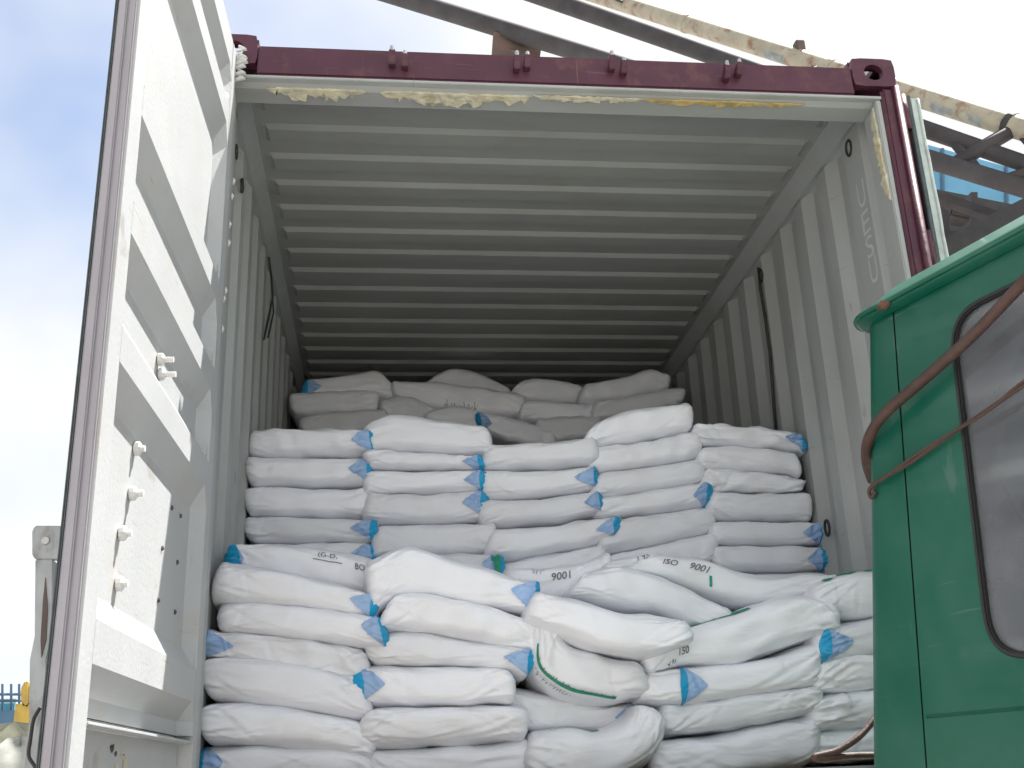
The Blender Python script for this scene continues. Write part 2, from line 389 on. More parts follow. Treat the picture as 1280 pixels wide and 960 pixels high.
# corner castings: hollow blocks with an oval hole in the end face
def casting(x0, y0, z0, name='corner_casting'):
    """block 0.162 wide, 0.178 long, 0.118 high; end face on the side nearer y=0 or CL"""
    w, l, h = .162, .178, .118
    m = MB(); n = 20
    front = y0 < CL/2; yf = y0 if front else y0+l; dy = .028 if front else -.028
    cx, cz = x0+w/2, z0+h/2
    def rect(q):
        c, s = math.cos(q), math.sin(q); k = (abs(c/(w/2))**9+abs(s/(h/2))**9)**(-1/9)
        return (cx+c*k, yf, cz+s*k)
    def oval(q):
        c, s = math.cos(q), math.sin(q)
        return (cx+.036*c, yf, cz+.033*s)
    qs = sorted([2*math.pi*i/n for i in range(n)] + [math.atan2(h*a, w*b) % (2*math.pi) for a in (1,-1) for b in (1,-1)])
    m.ring_prism([rect(q) for q in qs], [oval(q) for q in qs], (0, dy, 0))
    ya, yb = (y0+.0281, y0+l) if front else (y0, y0+l-.0281)
    # side, top and bottom plates: open inside so light comes through the top slot
    t = .022
    m.box(x0, x0+t, ya, yb, z0, z0+h); m.box(x0+w-t, x0+w, ya, yb, z0, z0+h)
    m.box(x0+t, x0+w-t, ya, yb, z0, z0+t)
    m.box(x0+t, x0+w-t, ya, ya+.02, z0+h-t, z0+h); m.box(x0+t, x0+w-t, yb-.045, yb, z0+h-t, z0+h)
    m.box(x0+t, x0+t+.035, ya+.02, yb-.045, z0+h-t, z0+h); m.box(x0+w-t-.035, x0+w-t, ya+.02, yb-.045, z0+h-t, z0+h)
    o = m.build(name, MT['maroon'], ct, bevel=.006)
    return autosmooth(o, 40)
for x0 in (-HW, HW-.162):
    for y0 in (0, CL-.178):
        for z0 in (0, HT-.118): casting(x0, y0-.004 if y0 == 0 else y0, z0)
# corner posts
for s in (-1, 1):
    a, b = (1.157, HW-.002) if s > 0 else (-HW+.002, -1.157)
    autosmooth(MB().box(a, b, .0, .12, .118, HT-.118).build('corner_post', MT['maroon'], ct, bevel=.012, seg=3))
    a, b = (1.135, 1.1565) if s > 0 else (-1.1565, -1.135)
    MB().box(a, b, .012, .12, .164, 2.425).build('post_lining', MT['inner'], ct, bevel=.004)
    a, b = (1.10, HW-.002) if s > 0 else (-HW+.002, -1.10)
    MB().box(a, b, CL-.12, CL, .118, HT-.118).build('corner_post', MT['maroon'], ct)
# rounded pipe-like ridge down the outer edge of the right post
for s in (-1, 1):
    MB().tube([(s*1.212, -.004, .13), (s*1.212, -.004, 2.47)], .016, 10).build('hinge_post_ridge', MT['maroon'], ct, smooth=True)
# door header
hd = MB().box(-HW+.1625, HW-.1625, .0, .10, 2.437, 2.552).build('door_header', MT['maroon'], ct, bevel=.005)
MB().box(-1.156, 1.156, .004, .118, 2.425, 2.4365).build('header_gutter', MT['inner'], ct, bevel=.002)
m = MB(); m.prism([(-1.134, .03, 2.4245), (-1.134, .118, 2.4245), (-1.134, .121, 2.402), (-1.134, .05, 2.412)], (2.268, 0, 0))
m.build('header_lip', MT['roofin'], ct)
# cam keepers: pairs of short lugs welded to the header
KX = [(490, 77), (506, 80), (645, 83), (658, 81), (763, 83), (778, 88), (906, 95), (921, 90)]
for i, (px, py) in enumerate(KX):
    P = at(px, py, -.004); tall = .046 if i % 2 == 0 else .034
    m = MB(); x, z = P[0], P[2]
    w = .011
    m.prism([(x-w, .0005, z-.026), (x-w, -.030, z-.026), (x-w, -.046, z-.006), (x-w, -.046, z+tall*.45), (x-w, -.034, z+tall*.62), (x-w, -.026, z+tall*.3), (x-w, .0005, z-.004)], (2*w, 0, 0))
    k = m.build('cam_keeper', MT['maroon'], ct, bevel=.002)
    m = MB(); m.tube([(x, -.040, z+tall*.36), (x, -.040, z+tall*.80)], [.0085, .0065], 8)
    m.build('sunlit_tip', MT['steel'], k, smooth=False)  # bright steel end stands in for sunlight caught by the lug
# strips of old sealant along the header and the right post
def sealant(pts, name, mt, wid, seed, axis='x'):
    rnd = random.Random(seed); m = MB(); n = 34
    a, b = Vector(pts[0]), Vector(pts[1]); vs = []; fs = []
    for i in range(n+1):
        t = i/n; c = a.lerp(b, t); e = math.sin(math.pi*min(1, max(0, t)))**.35 if 0 < t < 1 else .05
        w1 = wid*e*(.45+.9*rnd.random()); w0 = wid*.25*e*rnd.random()
        th = .003+.005*rnd.random()*e
        if axis == 'x': q = [(c.x, c.y-w0*.2, c.z+w0), (c.x, c.y-.6*th, c.z-th), (c.x+rnd.uniform(-.01,.01), c.y+w1, c.z-th*.7-w1*.25), (c.x, c.y+w1*1.1, c.z+.004-w1*.2)]
        else: q = [(c.x+.003, c.y-w0, c.z), (c.x-th, c.y-w0*.5, c.z), (c.x-th, c.y+w1, c.z), (c.x+.003, c.y+w1*1.05, c.z)]
        o = len(vs); vs += q
        if i: fs += [(o-4+k, o-4+(k+1) % 4, o+(k+1) % 4, o+k) for k in range(4)]
    fs += [(0, 1, 2, 3), tuple(range(len(vs)-4, len(vs)))]
    m.add(vs, fs); ob = m.build(name, mt, ct)
    return autosmooth(ob, 60)
def hx(px): return float(at(px, 105, .05)[0])
sealant([(hx(333), .045, 2.4135), (hx(458), .045, 2.4135)], 'sealant_strip', MT['foam'], .042, 1)
sealant([(hx(478), .045, 2.4135), (hx(665), .045, 2.4135)], 'sealant_strip', MT['foam'], .045, 2)
sealant([(hx(665), .035, 2.412), (hx(800), .035, 2.412)], 'sealant_strip', MT['foam'], .018, 3)
sealant([(hx(800), .035, 2.412), (hx(1000), .035, 2.412)], 'sealant_strip', MT['foam2'], .020, 4)
sealant([(-1.134, .04, 2.40), (-1.134, .04, 2.27)], 'sealant_strip', MT['foam'], .02, 5, 'z')
sealant([(1.134, .035, 2.405), (1.134, .020, 2.02)], 'sealant_strip', MT['foam'], .034, 6, 'z')
# lettering on the right wall
v, f = None, None
for k, ch in enumerate('UESU'):
    tv, tf = text_verts(ch, 1.0, .0)
    tv = (tv-(tv.max(0)+tv.min(0))/2)/(tv.max(0)-tv.min(0))
    zc = [2.196, 2.077, 1.976, 1.881][k]; yc = .287; hgt = [.108, .092, .086, .104][k]
    m = MB(); m.add([(1.1638, yc-x*.062, zc+y*hgt) for x, y in tv], tf)
    m.build('wall_letter', MT['letter'], ct)
# lashing rings at the top of the right wall, dark scuffs
for px, py in ((1057, 185), (948, 345), (1030, 660)):
    P = at_x(px, py, 1.150); m = MB()
    m.tube([(P[0]+.013, P[1]+.022*math.cos(q), P[2]+.032*math.sin(q)) if i else (P[0]+.013, P[1]+.022, P[2]) for i, q in enumerate(np.linspace(0, 2*math.pi, 15))], .0055, 6)
    m.build('lashing_ring', MT['chassis'], ct, smooth=True)
for py in (190, 232, 290, 350):
    P = at_x(300+(py-190)*.17, py, -1.150); m = MB()
    m.tube([(P[0]-.013, P[1]+.018*math.cos(q), P[2]+.026*math.sin(q)) for q in np.linspace(0, 2*math.pi, 13)], .005, 6)
    if py in (190, 232): m.build('lashing_ring', MT['chassis'], ct, smooth=True)
# row of weld beads on the left post edge
for px, py in ((291, 225), (289, 244), (286, 279), (285, 302), (281, 362), (279, 372), (277, 410)):
    P = at(px, py, -.012); m = MB()
    m.tube([(P[0], -.001, P[2]-.012), (P[0]+.003, -.008, P[2]), (P[0], -.001, P[2]+.013)], [.003, .006, .003], 6)
    m.build('weld_bead', MT['bolt'], ct, smooth=True)

# ---------------- left door, swung open towards the camera
HG = Vector((-1.12, -.03, 0)); DX = Vector((-.029, -1.17, 0)).normalized(); DN = Vector((-DX.y, DX.x, 0))
def D(s, w, z): return HG + DX*s + DN*w + Vector((0, 0, z))
door = MB()
ZB, ZT = .115, 2.485
prof = [(.30, -.036), (.335, -.036), (.385, 0), (.465, 0), (.525, -.036), (.905, -.036), (.970, 0), (1.045, 0), (1.105, -.036), (1.192, -.036),
        (1.255, 0), (1.330, 0), (1.390, -.036), (1.478, -.036), (1.540, 0), (1.615, 0), (1.675, -.036), (2.085, -.036), (2.150, 0), (2.225, 0), (2.285, -.036), (2.33, -.036), (2.372, 0)]
ss = [.075, .118, 1.066, 1.0728]
vs = []
for z, w in prof:
    vs += [D(ss[0], 0, z), D(ss[1], w, z), D(ss[2], w, z), D(ss[3], w, z)]
fs = [(i*4+j, i*4+j+1, (i+1)*4+j+1, (i+1)*4+j) for i in range(len(prof)-1) for j in range(3)]
o = len(vs); vs += [D(s_, w-.004, z) for (z, w) in prof for s_, w in zip(ss, (-.001, w, w, w))]
fs += [tuple(k+o for k in reversed(q)) for q in fs]
door.add(vs, fs)
dl = door.build('left_door', MT['doorwhite'], ct)
dl['label'] = 'left door leaf swung open towards the camera, white ribbed inside'
def dbox(s0, s1, w0, w1, z0, z1, name, mt, bevel=.004):
    m = MB(); vs = [D(s_, w, z) for s_ in (s0, s1) for w in (w0, w1) for z in (z0, z1)]
    m.add(vs, [(0,1,3,2),(4,6,7,5),(0,4,5,1),(2,3,7,6),(0,2,6,4),(1,5,7,3)])
    return m.build(name, mt, dl, bevel=bevel)
dbox(.0, .0745, -.052, .0, ZB, ZT, 'stile', MT['doorwhite'])
dbox(1.073, 1.160, -.046, .0, ZB, ZT, 'stile', MT['doorwhite'], .0012)
dbox(.075, 1.0725, -.050, -.0005, 2.3725, ZT-.001, 'rail', MT['doorwhite'])
dbox(.075, 1.0725, -.050, -.036, ZB+.001, .2985, 'rail', MT['doorwhite'])
dbox(.078, 1.070, -.034, .001, .279, .2865, 'ledge', MT['doorwhite'], .002)
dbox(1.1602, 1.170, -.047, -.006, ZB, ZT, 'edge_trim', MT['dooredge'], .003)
dbox(1.1702, 1.180, -.0475, -.042, ZB, ZT, 'gasket', MT['gasket'], .003)
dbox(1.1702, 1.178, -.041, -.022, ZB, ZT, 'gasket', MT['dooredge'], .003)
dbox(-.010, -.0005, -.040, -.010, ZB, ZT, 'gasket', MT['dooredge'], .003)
dbox(.0, 1.16, -.053, -.0505, ZB, ZT, 'outer_skin', MT['outer'], 0)
for zz in (.45, 1.15, 1.85, 2.30):
    m = MB(); m.tube([D(-.012, -.045, zz), D(-.012, -.045, zz+.14)], .016, 10); m.build('hinge', MT['maroon'], dl, smooth=True)
# bolts through the door with nut and plain end
for s_, z_, ln in ((.617, 1.150, .040), (.600, 1.118, .044), (.768, .880, .026), (.776, .776, .032), (.832, .676, .028), (.823, .572, .026)):
    m = MB(); b0 = D(s_, -.037, z_); m.tube([b0, b0+DN*ln], .0075, 8); m.tube([b0+DN*.002, b0+DN*.004, b0+DN*.014, b0+DN*.019], [.013, .016, .016, .009], 10)
    m.build('bolt', MT['bolt'], dl)
for s_, z_ in ((.492, 1.0), (.352, .846), (.241, .851), (.427, .727), (.242, .727), (.429, .60), (.230, .60)):
    m = MB(); b0 = D(s_, -.0362, z_); m.tube([b0, b0+DN*.004, b0+DN*.006], [.007, .006, .002], 8); m.build('rivet', MT['brownplate'], dl)
# torn remains of a label on the bottom rail
rnd = random.Random(3)
for k in range(7):
    s_, z_ = .68+rnd.uniform(-.07, .07), .235+rnd.uniform(-.022, .02); w_ = rnd.uniform(.008, .022)
    m = MB(); pts = [D(s_+w_*math.cos(q)*rnd.uniform(.5, 1.2), -.0352, z_+.6*w_*math.sin(q)*rnd.uniform(.5, 1.2)) for q in np.linspace(0, 2*math.pi, 9)[:-1]]
    m.prism(pts, DN*.0012); m.build('label_scrap', MT['brownplate'] if k % 2 else MT['foam'], dl)
# flaking sealant at the top of the hinge edge
for k in range(6):
    z_ = 2.40+k*.022+rnd.uniform(-.008, .008); m = MB(); r_ = rnd.uniform(.008, .020)
    c = D(-.004, .008, z_); m.tube([c+Vector((-.012, 0, -r_*.6)), c+Vector((.014, -.004, 0)), c+Vector((-.004, 0, r_))], [r_*.5, r_, r_*.4], 6)
    m.build('sealant_flake', MT['bolt'], dl)
# ---------------- right door, folded back along the side wall
rd = MB().box(1.255, 1.297, .012, 1.17, ZB, 2.43).build('right_door', MT['outer'], ct, bevel=.004)
rd['label'] = 'right door leaf folded back along the container side, only its edge seen'
MB().box(1.262, 1.290, .000, .0115, ZB, 2.43).build('edge_trim', MT['pale_teal'], rd, bevel=.002)
MB().box(1.247, 1.2615, -.004, .0115, ZB, 2.44).build('gasket', MT['gasket'], rd, bevel=.002)
m = MB(); rr = random.Random(12)
path = [(1.2885+rr.uniform(-.0015, .0015), -.003, z) for z in np.linspace(ZB, 2.425, 60)]
m.tube(path, .0055, 6); m.build('gasket_lip', MT['pale_teal'], rd, smooth=True)
for zz in (.45, 1.15, 1.75, 2.30):
    MB().tube([(1.236, .004, zz), (1.236, .004, zz+.14)], .015, 10).build('hinge', MT['maroon'], rd, smooth=True)

# ---------------- trailer under the container
tr = empty('trailer_chassis', (0, CL/2, GZ), 'dark flat trailer chassis carrying the maroon container', 'trailer')
for x in (-.45, .45): MB().box(x-.07, x+.07, .25, CL-.1, -.32, -.03).build('main_beam', MT['chassis'], tr)
for y in (.3, 1.7, 3.1, 4.5, 5.8): MB().box(-1.15, 1.15, y-.06, y+.06, -.13, -.004).build('cross_beam', MT['chassis'], tr)
for y in (1.5, 2.8):
    MB().tube([(-.95, y, GZ+.5), (.95, y, GZ+.5)], .07, 10).build('axle', MT['chassis'], tr)
    for y2 in (y-.25, y+.25):
        for x in (-.45, .45): MB().box(x-.03, x+.03, y2-.04, y2+.04, GZ+.5, -.32).build('hanger', MT['chassis'], tr)
    for x in (-.95, .95):
        m = MB(); m.tube([(x-.14, y, GZ+.5), (x-.10, y, GZ+.5), (x+.10, y, GZ+.5), (x+.14, y, GZ+.5)], [.42, .5, .5, .42], 28)
        wh = autosmooth(m.build('wheel', MT['tyre'], tr))
        m = MB(); m.tube([(x-.145, y, GZ+.5), (x+.145, y, GZ+.5)], .24, 18); m.build('rim', MT['galv'], wh)

# ================================================================== SACKS
SG = 'white sacks loaded in the container'
class Sack:
    def __init__(s, Yf, st, seed, D=.36, n=4.3, rough=1.15, rnd_r=.050, infl=1.07):
        s.Yf, s.D, s.n, s.r = Yf, D, n, rnd_r
        Yp = Yf+.045
        st = [(q[0], q[1], q[0], q[2]) if len(q) == 3 else q for q in st]
        T = np.array([at(q[0], q[1], Yp)[[0, 2]] for q in st]); B = np.array([at(q[2], q[3], Yp)[[0, 2]] for q in st])
        C, H = (T+B)/2, (T-B)/2*infl
        ch = np.concatenate([[0], np.cumsum(np.hypot(*np.diff(C, axis=0).T))]); s.tt = ch/ch[-1]
        s.C, s.H = C, H
        s.L = float(ch[-1]); s.hm = float(np.hypot(H[:, 0], H[:, 1]).mean())
        g = np.random.RandomState(seed); s.g = g
        s.amp = rough
        s.waves = [(g.uniform(.07, .26), g.uniform(0, math.pi), g.uniform(0, 6.28), g.uniform(.0003, .0013)) for _ in range(10)]
        cr = []
        for e in (0, 1):
            for _ in range(g.randint(8, 14)):
                w0 = g.uniform(-1.0, 1.0)*s.hm; ang = g.uniform(-.7, .7)
                cr.append((e*s.L + (1-2*e)*g.uniform(.0, .06), w0, ang if e == 0 else math.pi-ang, g.uniform(.05, .15), g.uniform(.004, .011), g.uniform(.002, .0050)))
        for _ in range(g.randint(5, 10)):
            cr.append((g.uniform(.1, .9)*s.L, g.uniform(-.5, 1.6)*s.hm, g.uniform(-.5, .5)+(1.57 if g.rand() < .3 else 0), g.uniform(.03, .13), g.uniform(.004, .012), g.uniform(.0012, .0036)))
        s.cr = cr
        s.skew = g.uniform(-.02, .02); s.twist = g.uniform(-.012, .012)
        s.endmin = [g.choice([.55, .78, .9, .96]), g.choice([.55, .78, .9, .96])]
        s.r = rnd_r*g.uniform(.65, 1.05); s.tilt = [g.uniform(-.022, .022), g.uniform(-.022, .022)]
        s.lump = [(g.uniform(1.0, 3.0), g.uniform(0, 6.28), g.uniform(.005, .022)) for _ in range(2)]
        s.droop = [g.uniform(-.25, .25), g.uniform(-.25, .25)]
    def spl(s, A, t):
        k = len(s.tt)
        if k <= 3:
            return np.stack([np.polyval(np.polyfit(s.tt, A[:, j], k-1), t) for j in (0, 1)], -1)
        # monotone-ish cubic through the stations
        m = np.gradient(A, s.tt, axis=0)
        i = np.clip(np.searchsorted(s.tt, t)-1, 0, k-2); h = (s.tt[i+1]-s.tt[i]); u = ((t-s.tt[i])/h)[..., None]; h = h[..., None]
        return (2*u**3-3*u**2+1)*A[i]+(u**3-2*u**2+u)*h*m[i]+(-2*u**3+3*u**2)*A[i+1]+(u**3-u**2)*h*m[i+1]
    def surf(s, t, th, off=0.0):
        t = np.asarray(t, float); th = np.asarray(th, float); t, th = np.broadcast_arrays(t, th)
        tc_ = np.clip(t, 0, 1)
        C, H = s.spl(s.C, tc_), s.spl(s.H, tc_)
        d = np.minimum(tc_, 1-tc_)*s.L; x = np.clip(d/s.r, 0, 1)
        e = (1-(1-x)**3.0)**(1/3.0); em = np.where(tc_ < .5, s.endmin[0], s.endmin[1]); e1 = em+(1-em)*e
        dr = np.where(tc_ < .5, s.droop[0], s.droop[1])*(1-x)**1.5
        lump = 1+sum(a*np.sin(6.28*f*tc_+p) for f, p, a in s.lump)
        c, sn = np.cos(th), np.sin(th)
        yy = np.sign(c)*np.abs(c)**(2/s.n); zz = np.sign(sn)*np.abs(sn)**(2/s.n)
        Hh = H*(zz*e1*lump + dr)[..., None]
        hl = np.hypot(H[..., 0], H[..., 1]); Hn = H/hl[..., None]
        ed = .80+.20*e
        y = s.Yf + s.D - s.D*yy*ed + s.skew*(tc_-.5)*2*(c > 0) + s.twist*zz
        # displacement
        S = tc_*s.L; w = zz*hl + np.sign(sn)*(1-yy)*s.D
        disp = np.zeros_like(S)
        for lam, a, ph, am in s.waves:
            disp += am*np.sin(2*math.pi/lam*(S*math.cos(a)+w*math.sin(a))+ph)
        for s0, w0, a, ln, sg, am in s.cr:
            dx, dw = S-s0, w-w0; al = dx*math.cos(a)+dw*math.sin(a); pe = -dx*math.sin(a)+dw*math.cos(a)
            disp += am*(pe/sg)*np.exp(-(pe/sg)**2)*1.6*np.exp(-(al/ln)**2)
        disp = disp*s.amp*np.clip(x*1.5+.25, 0, 1) + off
        nz_ = zz*np.abs(zz)**.6; ny_ = -yy*np.abs(yy)**.6
        nx_ = np.where(tc_ < .5, -1, 1)*(1-x)**2*.9
        ln_ = np.sqrt(nz_**2+ny_**2+nx_**2)+1e-6
        Tn = np.stack([Hn[..., 1], -Hn[..., 0]], -1)          # along the sack, to the right
        XZ = C + Hh + Hn*(disp*nz_/ln_)[..., None] + Tn*(disp*nx_/ln_)[..., None]
        # the ends bow outwards a little at mid height
        bow = (1-x)**1.2*(1-np.abs(zz)**2)*.014*np.where(tc_ < .5, -1, 1) + (1-x)*zz*np.where(tc_ < .5, s.tilt[0], s.tilt[1])
        XZ = XZ + Tn*bow[..., None]
        return np.stack([XZ[..., 0], y+disp*ny_/ln_, XZ[..., 1]], -1)
    def grid(s, nt, nth):
        q = np.linspace(-1, 1, nth+1)[:-1]
        th = math.pi*np.sign(q)*np.abs(q)**1.55
        u = np.linspace(-1, 1, nt); t = .5+.5*np.sign(u)*(1-(1-np.abs(u))**1.7)
        return t, th
def link_mesh(name, vs, fs, mt, parent, origin, smooth=True):
    me = bpy.data.meshes.new(name); me.from_pydata((np.asarray(vs)-np.asarray(origin)).tolist(), [], fs); me.materials.append(mt)
    if smooth: smooth_mesh(me)
    me.update()
    o = bpy.data.objects.new(name, me); col.objects.link(o)
    if parent is not None: o.parent = parent
    return o
def build_sack(Yf, st, label, seed, flap=None, hi=True, **kw):
    k = Sack(Yf, st, seed, **kw)
    nt, nth = (76, 72) if hi else (54, 52)
    t, th = k.grid(nt, nth)
    P = k.surf(t[:, None], th[None, :])
    vs = P.reshape(-1, 3)
    fs = [(i*nth+j, (i+1)*nth+j, (i+1)*nth+(j+1) % nth, i*nth+(j+1) % nth) for i in range(nt-1) for j in range(nth)]
    # close both ends with a cap that bows outwards
    base = len(vs); c0, c1 = P[0].mean(0), P[-1].mean(0); extra = []
    for a, (ring, c, sg) in enumerate(((P[0], c0, -1), (P[-1], c1, 1))):
        mid = ring*.55+c*.45; mid[:, 0] += sg*.012; extra.append(mid); extra.append((c+np.array([sg*.014, 0, 0]))[None])
    vs = np.concatenate([vs]+extra)
    m0, ce0 = base, base+nth; m1, ce1 = base+nth+1, base+2*nth+1
    for j in range(nth):
        j2 = (j+1) % nth
        fs += [(j, j2, m0+j2, m0+j), (m0+j, m0+j2, ce0)]
        a = (nt-1)*nth; fs += [(a+j2, a+j, m1+j, m1+j2), (m1+j2, m1+j, ce1)]
    org = np.array([P[..., 0].mean(), Yf+k.D, P[..., 2].min()])
    o = link_mesh('sack', vs, fs, MT['sack'], None, org)
    o.location = org
    tag(o, label, 'sack', SG)
    if flap:
        g = np.random.RandomState(seed+999)
        side = flap[0]; t_in = flap[1] if len(flap) > 1 else g.uniform(.0, .012)     # inset of the fold from the end
        fl = flap[2] if len(flap) > 2 else g.uniform(.055, .085)                        # length of the pale flap (m)
        cw = flap[3] if len(flap) > 3 else g.uniform(.013, .028)                        # width of the cyan fold (m)
        thc = g.uniform(-.10, .12); dth = g.uniform(.92, 1.12)
        def zt(z): return np.arcsin(np.clip(np.abs(z), 0, 1)**(k.n/2))*np.sign(z)
        zc = g.uniform(-.08, .08)*1.0; zh = g.uniform(.66, .93)
        def tx(d): return (d/k.L) if side == 'L' else 1-(d/k.L)
        # cyan fold: a lens-shaped strip
        n1, n2 = 14, 25; a = np.linspace(0, 1, n1)[:, None]; b = np.linspace(-1, 1, n2)[None, :]
        wdt = cw*(1-.75*b**2)
        dd = t_in*k.L + cw*.5 + wdt*(a-.5)
        thh = zt(zc + zh*b*np.ones_like(a))
        off = .0055+.0015*np.sin(5*b+seed)+0*a
        V = k.surf(tx(dd), thh, off)
        F = [(i*n2+j, (i+1)*n2+j, (i+1)*n2+j+1, i*n2+j+1) for i in range(n1-1) for j in range(n2-1)]
        link_mesh('valve_fold', V.reshape(-1, 3), F, MT['fold'], o, org)
        # pale flap: triangle pointing along the sack
        n1, n2 = 26, 25; a = np.linspace(0, 1, n1)[:, None]
        tip = g.uniform(-.35, .35)
        dd = t_in*k.L + cw*.62 + cw*.35*(1-b**2)*(1-a) + fl*a + .012*np.sin(3*b+seed)*a*0
        thh = zt(zc + zh*(.98*(1-a)**.85*b + tip*a*.6))
        off = .0065+.004*np.sin(9*a+2*b+seed)*a*(1-a)*2
        V = k.surf(tx(dd), thh, off)
        F = [(i*n2+j, (i+1)*n2+j, (i+1)*n2+j+1, i*n2+j+1) for i in range(n1-1) for j in range(n2-1)]
        link_mesh('valve_flap', V.reshape(-1, 3), F, MT['flap'], o, org)
        # white rim of the folded end
        a = np.linspace(0, 1, 15); 
    return o, k, org
def zth(k, z):
    z = np.asarray(z, float); return np.arcsin(np.clip(np.abs(z), 0, 1)**(k.n/2))*np.sign(z)
def sack_text(o, k, org, txt, t0, t1, th0, th1, mt='ink', shear=0.0, name='printed_text'):
    tv, tf = text_verts(txt, 1.0); mn, mx = tv.min(0), tv.max(0); q = (tv-mn)/(mx-mn)
    V = k.surf(t0+(t1-t0)*(q[:, 0]+shear*q[:, 1]), zth(k, th0+(th1-th0)*q[:, 1]), .0045)
    return link_mesh(name, V, tf, MT[mt], o, org, False)
def sack_band(o, k, org, ta, tb, fa, fb, mt, name, n=40, off=.0032, m=9):
    t = np.linspace(ta, tb, n)[:, None]; a = np.linspace(0, 1, m)[None, :]
    lo_ = np.array([fa(x) for x in t[:, 0]])[:, None]; hi_ = np.array([fb(x) for x in t[:, 0]])[:, None]
    V = k.surf(t*np.ones_like(a), lo_+(hi_-lo_)*a, off)
    F = [(i*m+j, (i+1)*m+j, (i+1)*m+j+1, i*m+j+1) for i in range(n-1) for j in range(m-1)]
    return link_mesh(name, V.reshape(-1, 3), F, MT[mt], o, org)
def sack_squiggle(o, k, org, ta, tb, ths, seed, mt='ink', name='printed_text', wid=.10):
    """unreadable printed marks: short strokes along a line"""
    g = np.random.RandomState(seed); V = []; F = []
    t = ta
    while t < tb:
        w = g.uniform(.008, .02); th = ths(t)
        for _ in range(g.randint(1, 4)):
            a, b = t+g.uniform(0, w), th+g.uniform(-wid, wid)*.5; c, d = t+g.uniform(0, w), th+g.uniform(-wid, wid)*.5
            q = k.surf(np.array([a, a+.004, c+.004, c]), np.array([b, b+.02, d+.02, d]), .0050)
            F.append(tuple(range(len(V), len(V)+4))); V += q.tolist()
        t += w+g.uniform(.001, .008)
    return link_mesh(name, V, F, MT[mt], o, org, False)

